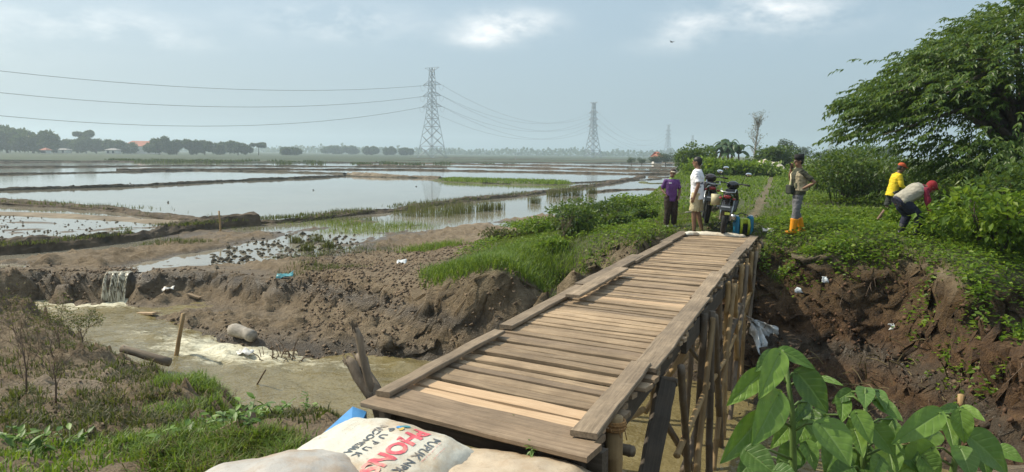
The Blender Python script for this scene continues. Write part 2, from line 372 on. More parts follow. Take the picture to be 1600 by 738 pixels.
zz = rbf(GX[near], GY[near])
bl = sstep(36, 47, GY[near]); bl = np.maximum(bl, sstep(22, 29, np.abs(GX[near] + 4) - 4)); 
GZ[near] = zz * (1 - bl) + GZ[near] * bl
gy_, gx_ = np.gradient(GZ, ys, xs); slope = np.hypot(gx_, gy_)
steep = sstep(.35, 1.1, slope)
mud = sstep(-.95, -1.2, GZ)
nearf = sstep(60, 30, GY) * sstep(40, 25, np.abs(GX))
n1 = fbm(GX * .9, GY * .9, 3, 4); n2 = fbm(GX * 3.6, GY * 3.6, 9, 3); n3 = fbm(GX * 9, GY * 9, 15, 2)
clod = np.maximum(0, n2 - .12) * .19 + np.maximum(0, n3 - .12) * .10
inwater = sstep(-1.95, -2.1, GZ)
GZ0 = GZ.copy()
channel = (GZ < -1.40) & (GZ > -1.56) & (GY < 48)
GZ = GZ + nearf * (1 - inwater) * (n1 * .05 * (1 - .6 * channel) + mud * clod * np.where(channel, .55, 1.0) + n3 * .012)
# right wall / banks: slumped and lumpy
ridge = 1 - np.abs(fbm(GX * 1.7 + 4, GY * 1.7, 22, 4))
GX2 = GX + nearf * steep * sstep(10.5, 7.5, GX) * (fbm(GX * 1.6 + GZ * 1.2, GY * 1.6 - GZ * 1.5, 31, 4) * np.where(GX > 3.5, .20, .16) + fbm(GX * 5 + GZ * 7, GY * 5 - GZ * 6, 33, 4) * .17)
GY2 = GY + nearf * steep * sstep(10.5, 7.5, GX) * (fbm(GX * 1.6 - GZ * 1.2, GY * 1.6 + GZ * 1.5, 41, 4) * np.where(GX > 3.5, .22, .16) + fbm(GX * 5 - GZ * 8, GY * 5 + GZ * 7, 43, 4) * .19)
GZ = GZ + nearf * steep * ((ridge - .75) * .14 + n3 * .05)
bankm = sstep(.9, .25, np.abs(GZ0 + 1.72) * 1.9) * nearf * sstep(16, 9, np.abs(GX + 4))
dl = dist_line(GX[near], GY[near], lipL); bk = np.zeros_like(GX); bk[near] = sstep(4.6, 2.8, dl); dr = dist_line(GX[near], GY[near], lipR); bk[near] = np.maximum(bk[near], sstep(3.4, 1.5, dr)); bankm = bankm * bk
rg = 1 - np.abs(fbm(GX * 1.5 + .6 * n2, GY * 2.0, 57, 4)) ; rg2 = 1 - np.abs(fbm(GX * 4.2, GY * 4.6 + n1, 61, 3))
GZ = GZ + bankm * ((rg - .72) * .16 + (rg2 - .7) * .20 + n2 * .07 + n3 * .05)
nb = sstep(.3, -.3, GY - np.interp(GX, [-24, -15.5, -11.2, -7.2, -4.2, -1.5, 1.2, 4, 7, 14], [24.5, 20.3, 17.3, 14.6, 12.4, 10, 8.6, 8.2, 7.2, 8])) * (GY > 2.5)
GZ = GZ + nb * nearf * (1 - inwater) * (clod * .8 + n2 * .035)
fa_, fb_ = P(168, 430, -1.5), P(202, 430, -1.5)
wl = nearf * sstep(.5, 1.0, slope) * sstep(11.5, 10, GX) * (GX > 3.2) * (GY > 7.5)      # crumbling layers in the cut wall
st_ = fbm(GZ * 9 + .8 * n1, GX * .7 + GY * .5, 91, 3) * .10 + fbm(GX * 11 + GZ * 9, GY * 11 - GZ * 8, 93, 3) * .07
GX2 = GX2 - wl * st_ * .6; GY2 = GY2 - wl * st_ * .8; GZ = GZ + wl * fbm(GX * 13 - GZ * 5, GY * 13 + GZ * 5, 97, 2) * .04
nt_ = np.zeros_like(GX); nt_[near] = sstep(.5, .25, dist_line(GX[near], GY[near], [fa_ + Vector((0, .25, 0)), fb_ + Vector((0, .25, 0))])); GZ = np.where(nt_ > 0, GZ * (1 - nt_) + np.minimum(GZ, -1.52) * nt_, GZ)
nt_ = np.zeros_like(GX); nt_[near] = sstep(.62, .3, dist_line(GX[near], GY[near], [fa_ + Vector((0, -.72, 0)), fb_ + Vector((0, -.72, 0))])); GZ = np.where(nt_ > 0, GZ * (1 - nt_) + np.minimum(GZ, -2.15) * nt_, GZ)
# shallow water: the inflow channel and the churned field lie below the flood level
def inpoly(x, y, ps):
    r = np.zeros(x.shape, bool)
    for a, b in zip(ps, ps[1:] + ps[:1]):
        c = ((a[1] > y) != (b[1] > y)); r ^= c & (x < (b[0] - a[0]) * (y - a[1]) / (b[1] - a[1] + 1e-12) + a[0])
    return r
def soft(ps, w_):
    q = [P(u, v, PADDY) for u, v in ps]; d = dist_line(GX[near], GY[near], q + q[:1]); i_ = inpoly(GX[near], GY[near], q); o = np.zeros_like(GX); o[near] = np.where(i_, sstep(0, w_, d), 0); return o
ch_ = soft([(660, 338), (600, 346), (540, 352), (470, 362), (400, 376), (330, 388), (270, 398), (205, 414), (168, 428), (204, 429), (290, 421), (360, 416), (430, 415), (490, 408), (520, 392), (560, 374), (610, 362), (650, 350)], .5)
GZ = GZ * (1 - ch_) + np.minimum(GZ, -1.475 + np.maximum(0, n2 - .22) * .16 + np.maximum(0, n3 - .3) * .08) * ch_
fl_ = soft([(-160, 322), (0, 325), (180, 339), (330, 353), (300, 363), (200, 374), (60, 390), (-160, 398)], .8)
GZ = GZ * (1 - fl_) + np.minimum(GZ, -1.455 + np.maximum(0, n2 - .10) * .14 + np.maximum(0, n3 - .2) * .08) * fl_
lw_ = np.zeros_like(GX); lw_[near] = sstep(1.0, .5, dist_line(GX[near], GY[near], [p + Vector((0, .3, 0)) for p in lipL[8:12]])); GZ = np.where((lw_ > 0) & (GZ > -1.6), GZ * (1 - lw_) + np.minimum(GZ, -1.375 + .05 * np.maximum(0, n2)) * lw_, GZ)
bl_ = [p + Vector((0, .75, 0)) for p in lipL[:6]]; bm_ = np.zeros_like(GX); bm_[near] = sstep(.75, .45, dist_line(GX[near], GY[near], bl_)); GZ = np.where(bm_ > 0, np.maximum(GZ, -1.36 + .06 * n2 - (1 - bm_) * .6), GZ)
ny, nx = GX.shape
def grid_faces(ny, nx):
    i = (np.arange(ny - 1)[:, None] * nx + np.arange(nx - 1)[None, :]).ravel(); return np.stack([i, i + 1, i + nx + 1, i + nx], 1)
me = npmesh('ground', np.stack([GX2, GY2, GZ], -1).reshape(-1, 3), [grid_faces(ny, nx)], True)
def hz(x, y):
    x = np.asarray(x, float); y = np.asarray(y, float)
    i = np.clip(np.searchsorted(xs, x) - 1, 0, nx - 2); j = np.clip(np.searchsorted(ys, y) - 1, 0, ny - 2)
    u = np.clip((x - xs[i]) / (xs[i + 1] - xs[i]), 0, 1); v = np.clip((y - ys[j]) / (ys[j + 1] - ys[j]), 0, 1)
    return (GZ[j, i] * (1 - u) + GZ[j, i + 1] * u) * (1 - v) + (GZ[j + 1, i] * (1 - u) + GZ[j + 1, i + 1] * u) * v
def hslope(x, y):
    i = np.clip(np.searchsorted(xs, x) - 1, 0, nx - 2); j = np.clip(np.searchsorted(ys, y) - 1, 0, ny - 2); return slope[j, i]
def hs(x, y): return float(hz(np.array([x]), np.array([y]))[0])
path = [P(1120, 364), P(1150, 358), P(1172, 345), P(1184, 328), P(1190, 315), P(1197, 300), P(1203, 285), P(1208, 270)]
dpath = dist_line(GX, GY, path)
pathm = sstep(.30, .05, dpath + .16 * n1) * sstep(17.5, 19.5, GY) * (.75 + .25 * n2)
# how much greenery grows: R = grass cover, G = wet mud, B = reddish wall earth, A = sand
grassc = sstep(-1.15, -.75, GZ0 + .22 * n1) * (GY > 10) * (1 - steep * .9) * (1 - pathm) * np.where(GX > emb_edge(GY) - 4.5, 1, 0)
grassc = np.maximum(grassc, sstep(40, 70, GY) * (GX > emb_edge(GY) - 3.5))
yc = np.interp(GX, [-24, -15.5, -11.2, -7.2, -4.2, -1.5, 1.2, 4, 7, 14], [24.5, 20.3, 17.3, 14.6, 12.4, 10, 8.6, 8.2, 7.2, 8])
farside = sstep(-.3, .3, GY - yc)
wet = np.clip(sstep(-1.33, -1.43, GZ) * sstep(-1.75, -1.5, GZ) * farside + sstep(-1.9, -2.12, GZ), 0, 1) * nearf
red = sstep(3.2, 4.4, GX) * (GY > 7.5) * (GY < 20) * sstep(-.12, -.3, GZ)
s0 = P(735, 345, -1.2); s1 = P(240, 690, -1.0); s2 = P(110, 605, -1.5)
sand = np.clip(sstep(2.4, 1.0, np.hypot((GX - s0.x) * .8, GY - s0.y)) + .8 * sstep(.9, .3, np.hypot(GX - s2.x, (GY - s2.y) * .6)), 0, 1)
ca = me.color_attributes.new('cover', 'FLOAT_COLOR', 'POINT')
ca.data.foreach_set('color', np.stack([grassc, wet, red, sand], -1).astype(np.float32).ravel())
gm, t, b = mat('earth')
at = t.nodes.new('ShaderNodeAttribute'); at.attribute_name = 'cover'
sp = t.nodes.new('ShaderNodeSeparateColor'); t.links.new(at.outputs['Color'], sp.inputs[0])
nA = noise(t, 1.1, detail=9, rough=.68); nB = noise(t, 7, detail=8, rough=.7); nC_ = noise(t, 28, detail=5, rough=.65)
earth = ramp(t, nB, [(.28, (.075, .053, .030)), (.48, (.195, .143, .085)), (.72, (.31, .24, .155))])
earth = mixc(t, ramp(t, nA, [(.40, (0, 0, 0)), (.66, (.5, .5, .5))]), earth, (.10, .072, .047))
dry = noise(t, .55, detail=8, rough=.7); earth = mixc(t, ramp(t, dry, [(.46, (0, 0, 0)), (.62, (.55, .55, .55))]), earth, ramp(t, nB, [(.3, (.17, .13, .08)), (.7, (.36, .285, .19))]))
redc = ramp(t, nB, [(.28, (.030, .015, .008)), (.5, (.092, .050, .021)), (.75, (.175, .102, .046))])
earth = mixc(t, sp.outputs[2], earth, redc)
earth = mixc(t, at.outputs['Alpha'], earth, ramp(t, nC_, [(.3, (.24, .19, .135)), (.7, (.34, .275, .205))]))
earth = mixc(t, sp.outputs[1], earth, ramp(t, nB, [(.3, (.045, .035, .024)), (.7, (.115, .088, .06))]))
green = ramp(t, nB, [(.3, (.035, .055, .012)), (.55, (.065, .095, .022)), (.75, (.13, .12, .045))])
gf = t.nodes.new('ShaderNodeMath'); gf.operation = 'MULTIPLY'; t.links.new(sp.outputs[0], gf.inputs[0]); gf.inputs[1].default_value = .85
earth = mixc(t, gf.outputs[0], earth, green)
t.links.new(earth, b.inputs['Base Color'])
rr = t.nodes.new('ShaderNodeMapRange'); rr.inputs[3].default_value = .92; rr.inputs[4].default_value = .38; t.links.new(sp.outputs[1], rr.inputs[0]); t.links.new(rr.outputs[0], b.inputs['Roughness'])
hb = t.nodes.new('ShaderNodeMath'); hb.operation = 'ADD'; t.links.new(nB, hb.inputs[0]); t.links.new(nC_, hb.inputs[1]); bump(t, b, hb.outputs[0], .07, .9)
M['earth'] = gm
link('ground', me, gm, kind='structure')

# far green field band behind the paddies
fm, t, b = mat('far_field')
c = ramp(t, noise(t, .02, detail=6, map_=(.4, 2, 1)), [(.35, (.018, .036, .014)), (.55, (.034, .054, .02)), (.7, (.06, .062, .03))]); t.links.new(c, b.inputs['Base Color']); b.inputs['Roughness'].default_value = .9
M['field'] = fm

# ---------------------------------------------------------------- water
def watermat(name, c1, c2, rough, sc1, bd, foam=False, stretch=None):
    m, t, b = mat(name)
    n = noise(t, sc1 * .35, detail=6)
    cc = ramp(t, n, [(.35, c1), (.65, c2)])
    bn = noise(t, sc1, detail=4, map_=stretch)
    b.inputs['Roughness'].default_value = rough; b.inputs['IOR'].default_value = 1.33
    if foam:
        at = t.nodes.new('ShaderNodeAttribute'); at.attribute_name = 'foam'
        fn = noise(t, 3.2, detail=9, rough=.75, map_=(1, 1.9, 1))
        mm = t.nodes.new('ShaderNodeMath'); mm.operation = 'ADD'; t.links.new(fn, mm.inputs[0]); t.links.new(at.outputs['Fac'], mm.inputs[1])
        fr = ramp(t, mm.outputs[0], [(.70, (0, 0, 0)), (.98, (1, 1, 1))])
        cc = mixc(t, fr, cc, (.66, .63, .48)); rm = t.nodes.new('ShaderNodeMapRange'); rm.inputs[3].default_value = rough; rm.inputs[4].default_value = .6; t.links.new(fr, rm.inputs[0]); t.links.new(rm.outputs[0], b.inputs['Roughness'])
    t.links.new(cc, b.inputs['Base Color']); bump(t, b, bn, bd, 1.0); return m
M['paddy'] = watermat('paddy_water', (.20, .185, .145), (.26, .24, .19), .035, .8, .006)
M['stream'] = watermat('stream_water', (.150, .122, .055), (.205, .170, .082), .10, 2.8, .085, foam=True)
# paddy sheet: near edge tucked under the far bank
edge = [p + Vector((0, .06 if k in (6, 7) else (1.0 if k < 6 else .55), 0)) for k, p in enumerate(lipL[:17])]
a_ = P(800, 400, -1.42); V = [Vector((-2600, 24, PADDY)), Vector((-60, 24, PADDY))] + [Vector((p.x, p.y, PADDY)) for p in edge]
fall = 6
V += [Vector((1.4, 17, PADDY)), Vector((emb_edge(30) - 1.4, 30, PADDY)), Vector((emb_edge(60) - 1.4, 60, PADDY)), Vector((emb_edge(300) - 1.4, 300, PADDY)), Vector((emb_edge(1500) - 1.4, 1500, PADDY)), Vector((-2600, 1500, PADDY))]
bm = bmesh.new(); f = bm.faces.new([bm.verts.new(v) for v in V]); bmesh.ops.triangulate(bm, faces=[f]); me = bpy.data.meshes.new('paddy_water'); bm.to_mesh(me); bm.free()
link('paddy_water', me, M['paddy'], kind='structure')
# stream
sx = np.arange(-26, 14.01, .1); sy = np.arange(3.5, 26.01, .1); SX, SY = np.meshgrid(sx, sy)
rap1 = P(375, 545, -2.2); fallp = P(180, 466, -2.0); fl2 = P(60, 470, -2.0)
lev = -2.2 + .2 * sstep(rap1.x + 1.2, rap1.x - 2.2, SX)
foam = 1.0 * np.exp(-(((SX - rap1.x) / 1.5) ** 2 + ((SY - rap1.y + .4) / .8) ** 2)) + .45 * np.exp(-(((SX - rap1.x - 2.2) / 1.6) ** 2 + ((SY - rap1.y + 1.0) / .55) ** 2))
foam = foam + .95 * np.exp(-(((SX - fallp.x - .1) / 1.0) ** 2 + ((SY - fallp.y + .3) / .7) ** 2)) + .62 * np.exp(-(((SX - fl2.x) / 3.2) ** 2 + ((SY - fl2.y + .4) / 1.3) ** 2)) + .4 * np.exp(-(((SX + 7) / 1.6) ** 2 + ((SY - 14.8) / 1.2) ** 2))
ch = fbm(SX * 2.1, SY * 2.6, 77, 4); ch2 = fbm(SX * 6, SY * 6, 79, 2)
foam = np.clip(foam, 0, 1)
SZ = lev + ch * (.028 + .12 * foam) + ch2 * (.006 + .055 * foam)
me = npmesh('stream_water', np.stack([SX, SY, SZ], -1).reshape(-1, 3), [grid_faces(*SX.shape)], True)
fa = me.attributes.new('foam', 'FLOAT', 'POINT'); fa.data.foreach_set('value', (foam * .44).astype(np.float32).ravel())
link('stream_water', me, M['stream'], kind='structure')
# waterfall over the notch in the bank
wm, t, b = mat('falling_water'); 
n = noise(t, 1.0, detail=4, map_=(26, 26, 1.3)); 
t.links.new(ramp(t, n, [(.38, (.24, .21, .13)), (.6, (.60, .57, .45))]), b.inputs['Base Color']); b.inputs['Roughness'].default_value = .25
al = t.nodes.new('ShaderNodeMapRange'); al.inputs[1].default_value = .36; al.inputs[2].default_value = .56; al.inputs[3].default_value = .05; al.inputs[4].default_value = .85; t.links.new(n, al.inputs[0]); t.links.new(al.outputs[0], b.inputs['Alpha'])
def waterfall(pa, pb, zt, zb, reach, seed):
    a = P(*pa, zt); c = P(*pb, zt); n_ = 30; V = []; rows = 12
    d = (c - a); nrm = Vector((d.y, -d.x, 0)).normalized()
    for i in range(n_):
        u = i / (n_ - 1); p = a.lerp(c, u)
        for k in range(rows):
            s = k / (rows - 1) * 1.35 - .35
            if s < 0: q = p + nrm * (s * .5) + Vector((0, 0, .07))
            else: q = p + nrm * (reach * math.sqrt(s)) + Vector((0, 0, .07 + (zb - zt - .05) * s))
            V.append(q + nrm * .05 * math.sin(u * 21 + seed))
    F = [(i * rows + k, (i + 1) * rows + k, (i + 1) * rows + k + 1, i * rows + k + 1) for i in range(n_ - 1) for k in range(rows - 1)]
    return MB().add(V, F)
waterfall((166, 430), (204, 430), PADDY, -2.03, .34, 0).build('waterfall', wm, None, True, kind='structure')


# ---------------------------------------------------------------- bunds
def bund(ps, wd, ht, base=-1.52, seed=0, mat_=None, step=None, name='earth_bund', rough=1.0):
    ps = [Vector((p.x, p.y, 0)) for p in ps]; Q = []
    L_ = sum((b - a).length for a, b in zip(ps[:-1], ps[1:])); step = step or max(.12, L_ / 420)
    for a, b in zip(ps[:-1], ps[1:]):
        n = max(1, int((b - a).length / step)); Q += [a.lerp(b, k / n) for k in range(n)]
    Q.append(ps[-1]); Q = [(Q[max(i - 3, 0)] + Q[i] + Q[min(i + 3, len(Q) - 1)]) / 3 for i in range(len(Q))]
    prof = [(-1.0, -.1), (-.9, .2), (-.78, .5), (-.65, .75), (-.5, .88), (-.3, .97), (-.1, 1.0), (.1, .99), (.3, .95), (.5, .88), (.65, .7), (.8, .42), (.9, .15), (1.0, -.1)]
    V = []; s = 0
    for i, p in enumerate(Q):
        if i: s += (Q[i] - Q[i - 1]).length
        d = (Q[min(i + 1, len(Q) - 1)] - Q[max(i - 1, 0)]).normalized(); nn = Vector((-d.y, d.x, 0))
        for k, (u, h) in enumerate(prof):
            q = float(fbm(np.array(s / wd * 1.1), np.array(k * .8 + seed), seed, 4)); q2 = float(fbm(np.array(s / wd * .35), np.array(seed * 3.), seed + 50, 2))
            q3 = float(vnoise(np.array(s / wd * 7.), np.array(k * 1.3 + seed), seed + 90)) - .5; hh = ht * (h * (1 + rough * (.35 * q + .35 * q2)) + .22 * q3 * rough)
            V.append(p + nn * (u * wd * .5 * (1 + .35 * q * rough + .25 * q2) + wd * .35 * q2) + Vector((0, 0, base + hh)))
    m = len(prof); F = [(i * m + k, i * m + k + 1, (i + 1) * m + k + 1, (i + 1) * m + k) for i in range(len(Q) - 1) for k in range(m - 1)]
    return MB().add(V, F).build(name, mat_ or M['bund'], None, False, kind='structure')
M['bund'] = simple('bund_mud', (.075, .056, .036), .95, var=.65, scale=2.5, bumpd=.06)
M['bundg'] = simple('grassy_bund', (.075, .085, .03), .95, var=.6, scale=2.0, bumpd=.05)
M['bundd'] = simple('dark_bund', (.06, .052, .036), .95, var=.5, scale=.8)
M['sandb'] = simple('sandy_bund', (.19, .155, .11), .95, var=.4, scale=.8)
pw = lambda l: [P(x, y, PADDY) for x, y in l]
bund(pw([(-260, 306), (-20, 318), (100, 324), (200, 331), (330, 349), (400, 350), (470, 345), (530, 337), (600, 331), (680, 320), (760, 311), (830, 304), (900, 295), (960, 286), (1005, 277)]), 1.25, .30, seed=3)
bund(pw([(-160, 402), (-20, 398), (60, 393), (150, 382), (220, 371), (280, 363), (345, 356), (410, 352)]), 1.15, .46, seed=9, base=-1.55)
bund(pw([(-250, 309), (-250, 335), (0, 334), (180, 342), (300, 352)]), 1.6, .12, seed=12, mat_=M['sandb'], base=-1.48)
FB = [([(-200, 303), (0, 298), (200, 292), (350, 284), (500, 278), (545, 275)], .9, .34, 'bundd'), ([(520, 275), (620, 278), (700, 279), (800, 283), (900, 286), (980, 283), (1032, 280)], .8, .24, 'bundd'),
      ([(-100, 276), (0, 273), (150, 270), (300, 267), (430, 269), (540, 272)], 1.3, .32, 'bundd'), ([(180, 266), (420, 265), (640, 266), (860, 270), (1000, 273), (1046, 273)], 1.3, .34, 'bund'),
      ([(-100, 263), (0, 262), (150, 261), (300, 259), (420, 260), (700, 262)], 1.5, .34, 'bundd'), ([(560, 258), (760, 262), (900, 265), (1005, 268), (1054, 268)], 1.6, .36, 'bund'),
      ([(-100, 255), (0, 254), (170, 253), (400, 254)], 2.4, .4, 'bundd'), ([(400, 254), (620, 255), (800, 258), (1010, 262), (1062, 263)], 2.2, .4, 'bund'), ([(600, 251), (800, 254), (1010, 257), (1068, 259)], 2.6, .4, 'bundd'), ([(640, 248.5), (860, 251), (1010, 254), (1074, 256)], 3, .45, 'bund'),
      ([(680, 246.5), (900, 249), (1010, 251), (1080, 253)], 4, .5, 'bundd')]
for i, (l, wd, ht, mm) in enumerate(FB): bund(pw(l), wd * .85, ht * .85, seed=20 + i, mat_=M[mm])
bund(pw([(925, 301), (975, 297), (1010, 296), (1036, 297)]), .9, .2, seed=71)
bund(pw([(960, 309), (990, 311), (1022, 308)]), .7, .17, seed=72, mat_=M['bundg'])
bund(pw([(1000, 285), (1020, 287), (1044, 286)]), 1.0, .2, seed=73, mat_=M['bundg'])
bund(pw([(1014, 277), (1030, 278), (1050, 277)]), 1.2, .22, seed=74)
bund(pw([(690, 282), (760, 285), (830, 288), (885, 287)]), 5.5, .30, seed=61, mat_=M['bundg'])
bund(pw([(545, 274), (600, 277), (690, 279)]), 1.2, .42, seed=62, mat_=M['sandb'])
# far green field sheet
fy = P(0, 246.5, PADDY).y
V = [(-2600, fy * .80, PADDY + .1), (-60, fy * .80, PADDY + .1), (10, fy * 1.1, PADDY + .1), (330, fy * 2.3, PADDY + .1), (600, 2990, PADDY + .1), (-2600, 2990, PADDY + .1)]
MB().add(V, [tuple(range(6))]).build('far_field', M['field'], None, kind='structure')
# ---------------------------------------------------------------- footbridge
NL, NR, FL = P(568, 629), P(918, 714), P(1064, 365)
ax = (FL - NL).normalized(); rt = Vector((ax.y, -ax.x, 0))
FR = FL + rt * 1.53
BL = (FL - NL).length
base = Vector((NL + FR) / 2); base.z = -2.4
bridge = empty('footbridge', base, label='narrow wooden plank footbridge on bamboo posts crossing the muddy stream', cat='footbridge')
def place(o, p, rot=None):
    o.location = Vector(p) - (Vector(o.parent.location) if o.parent else Vector((0, 0, 0)))
    if rot is not None: o.rotation_euler = rot if isinstance(rot, Euler) else rot.to_euler()
    return o
def frame(x, up=Vector((0, 0, 1))):
    x = x.normalized(); y = up.cross(x).normalized(); z = x.cross(y); return Matrix((x, y, z)).transposed()
def rough_board(L_, W_, T_, seed, nseg=5):
    """board along local X, slightly wavy edges, worn corners"""
    rr = random.Random(seed); mb = MB(); V = []
    for i in range(nseg + 1):
        x = -L_ / 2 + L_ * i / nseg; w0 = W_ / 2 * (1 + rr.uniform(-.08, .06)); w1 = W_ / 2 * (1 + rr.uniform(-.08, .06)); dz = rr.uniform(-.004, .004); c = min(.006, W_ * .08)
        x0 = x + (rr.uniform(-.012, .012) if i in (0, nseg) else 0)
        V += [(x0, -w0 + c, -T_ / 2), (x0, w1 - c, -T_ / 2), (x0, w1, -T_ / 2 + c), (x0, w1, T_ / 2 - c + dz), (x0, w1 - c, T_ / 2 + dz), (x0, -w0 + c, T_ / 2 + dz), (x0, -w0, T_ / 2 - c + dz), (x0, -w0, -T_ / 2 + c)]
    F = [(i * 8 + k, i * 8 + (k + 1) % 8, (i + 1) * 8 + (k + 1) % 8, (i + 1) * 8 + k) for i in range(nseg) for k in range(8)]
    F += [tuple(range(7, -1, -1)), tuple(range(nseg * 8, nseg * 8 + 8))]
    return mb.add(V, [f[::-1] for f in F])
rp = random.Random(5)
s = 0.0; k = 0
while s < BL - .04:
    if k == 0: wd, gap, mt = .19, .006, 'greyplank'
    elif k == 1: wd, gap, mt = .17, .012, 'greyplank'
    elif k in (2, 3): wd, gap, mt = .15, .03, 'newplank'
    elif k < 12: wd, gap, mt = rp.uniform(.085, .12), rp.uniform(.028, .05), 'plank'
    else: wd, gap, mt = rp.uniform(.062, .115), rp.choice((.012, .018, .026, .036)), 'plank'
    if k in (8, 15, 21): wd = .17
    tl = (s + wd / 2) / BL; a = NL.lerp(FL, tl); b = NR.lerp(FR, tl)
    if k > 1: a = a - rt * rp.uniform(-.06, .05); b = b + rt * rp.uniform(-.06, .05)
    if k == 30: wd = .16; mt = 'newplank'
    if k in (6, 13, 24, 33, 38, 45, 52, 60, 71): mt = 'greyplank'
    d = b - a; th = .034 + rp.uniform(-.004, .006); sk = rp.uniform(-.012, .012)
    o = rough_board(d.length, wd, th, k).build('plank', M[mt], bridge)
    fr = frame(d) @ Matrix.Rotation(sk, 3, 'Z') @ Matrix.Rotation(rp.uniform(-.05, .05), 3, 'X') @ Matrix.Rotation(rp.uniform(-.006, .006), 3, 'Y')
    c = (a + b) / 2; c.z = -th / 2 + rp.uniform(-.014, .008) - (.008 if k > 1 else 0); place(o, c, fr)
    s += wd + gap; k += 1
def sproj(px, py): return (P(px, py) - NL).dot(ax) / BL
def edge_pt(side, tl, inn, z):
    p = NL.lerp(FL, tl) if side < 0 else NR.lerp(FR, tl); p = p - rt * side * inn; p.z = z; return p
rails = [(-1, .010, sproj(757, 521), .07, .115, .035, 'rail'), (-1, sproj(778, 514), sproj(906, 450), .04, .14, .035, 'rail'), (-1, sproj(855, 470), sproj(957, 428), .22, .17, .035, 'rail'),
         (-1, sproj(906, 450), sproj(1000, 404), .03, .2, .045, 'rail'), (-1, sproj(985, 412), sproj(1042, 381), .10, .16, .04, 'rail'), (-1, sproj(1040, 382), sproj(1074, 366), .06, .2, .04, 'rail'),
         (1, .018, .150, .09, .16, .04, 'rail'), (1, .142, .40, .07, .20, .028, 'rail'), (1, .395, .56, .11, .18, .025, 'rail'), (1, .555, .68, .07, .15, .03, 'rail'), (1, .675, .82, .10, .16, .024, 'rail'), (1, .81, .995, .07, .17, .026, 'rail')]
for i, (sd_, t0, t1, inn, wd, th, mt) in enumerate(rails):
    zz_ = th / 2 + .004 + (.0 if i % 2 else .006) + (.05 if i == 2 else 0); a = edge_pt(sd_, t0, inn, zz_); b = edge_pt(sd_, t1, inn + rp.uniform(-.02, .02), zz_ + rp.uniform(0, .012))
    o = rough_board((b - a).length, wd, th, 100 + i, 9).build('kerb_board', M[mt], bridge); place(o, (a + b) / 2, frame(b - a))
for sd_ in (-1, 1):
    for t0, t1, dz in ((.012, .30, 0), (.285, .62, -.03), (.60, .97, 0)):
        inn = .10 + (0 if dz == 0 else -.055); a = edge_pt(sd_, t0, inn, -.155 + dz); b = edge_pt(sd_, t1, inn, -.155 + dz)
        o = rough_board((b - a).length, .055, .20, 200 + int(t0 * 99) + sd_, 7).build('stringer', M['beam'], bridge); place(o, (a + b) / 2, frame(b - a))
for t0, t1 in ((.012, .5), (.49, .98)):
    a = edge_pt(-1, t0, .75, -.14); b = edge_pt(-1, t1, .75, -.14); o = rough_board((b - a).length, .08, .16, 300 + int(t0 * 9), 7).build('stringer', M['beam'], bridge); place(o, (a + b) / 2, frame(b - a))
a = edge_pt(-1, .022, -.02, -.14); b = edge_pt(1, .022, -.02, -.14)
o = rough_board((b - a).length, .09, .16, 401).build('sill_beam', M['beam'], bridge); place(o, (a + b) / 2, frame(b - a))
def pole(name, a, b, r, mt, parent=None, n=9, node=.33, taper=.9, flat=False, **kw):
    a = Vector(a); b = Vector(b); L_ = (b - a).length; rr = random.Random(int(L_ * 1e4 + a.x * 100)); pts_, rad = [], []
    if node:
        z = 0; first = True
        while z < L_:
            r0 = r * (1 - (1 - taper) * z / L_)
            for dz, q in ((0, 1.0), (.012, 1.10), (.03, .97)):
                if z + dz < L_: pts_.append((rr.uniform(-.004, .004), rr.uniform(-.004, .004), z + dz)); rad.append(r0 * q)
            z += node * rr.uniform(.8, 1.2)
        pts_.append((0, 0, L_)); rad.append(r * taper)
    else:
        m = 6
        for i in range(m + 1): pts_.append((rr.uniform(-.15, .15) * r, rr.uniform(-.15, .15) * r, L_ * i / m)); rad.append(r * (1 - (1 - taper) * i / m) * rr.uniform(.92, 1.08))
    o = MB().tube(pts_, rad, n, side=(1, 0, 0)).build(name, M[mt], parent, True, **kw)
    q = (b - a).to_track_quat('Z', 'Y'); o.rotation_euler = q.to_euler(); o.location = a - (Vector(parent.location) if parent else Vector((0, 0, 0))); return o
def bed(x, y): return min(hs(x, y), -2.25) - .25 if hs(x, y) < -1.9 else hs(x, y) - .3
# posts measured on the right-hand side of the photograph, then their mates on the left
def rpost(t, inn, r, mt, top=-.06, lean=(0, 0)):
    p = edge_pt(1, t, inn, top); q = Vector((p.x + lean[0], p.y + lean[1], 0)); q.z = bed(q.x, q.y); return pole('post', q, p, r * .84, mt, bridge)
pp = P(936, 648, .0); q = pp + Vector((.0, .02, 0)); q.z = -1.2
near_post = pole('post', (pp.x + .09, pp.y - .05, -1.3), (pp.x + .09, pp.y - .05, .005), .062, 'bamboo', bridge, 12, .5)
mb = MB()
for j in range(5): mb.ring((0, 0, -.012 * j + .0), .066 + .004 * (j % 2), .009, 'z', 18, 6)
for j in range(26):
    a_ = j * .7; mb.tube([(.07 * math.cos(a_), .07 * math.sin(a_), -.02), (.085 * math.cos(a_ + .2), .085 * math.sin(a_ + .2), -.05 - .03 * (j % 3))], .003, 4)
o = mb.build('rope_lashing', M['rope'], bridge, True); place(o, (pp.x + .09, pp.y - .05, -.02))
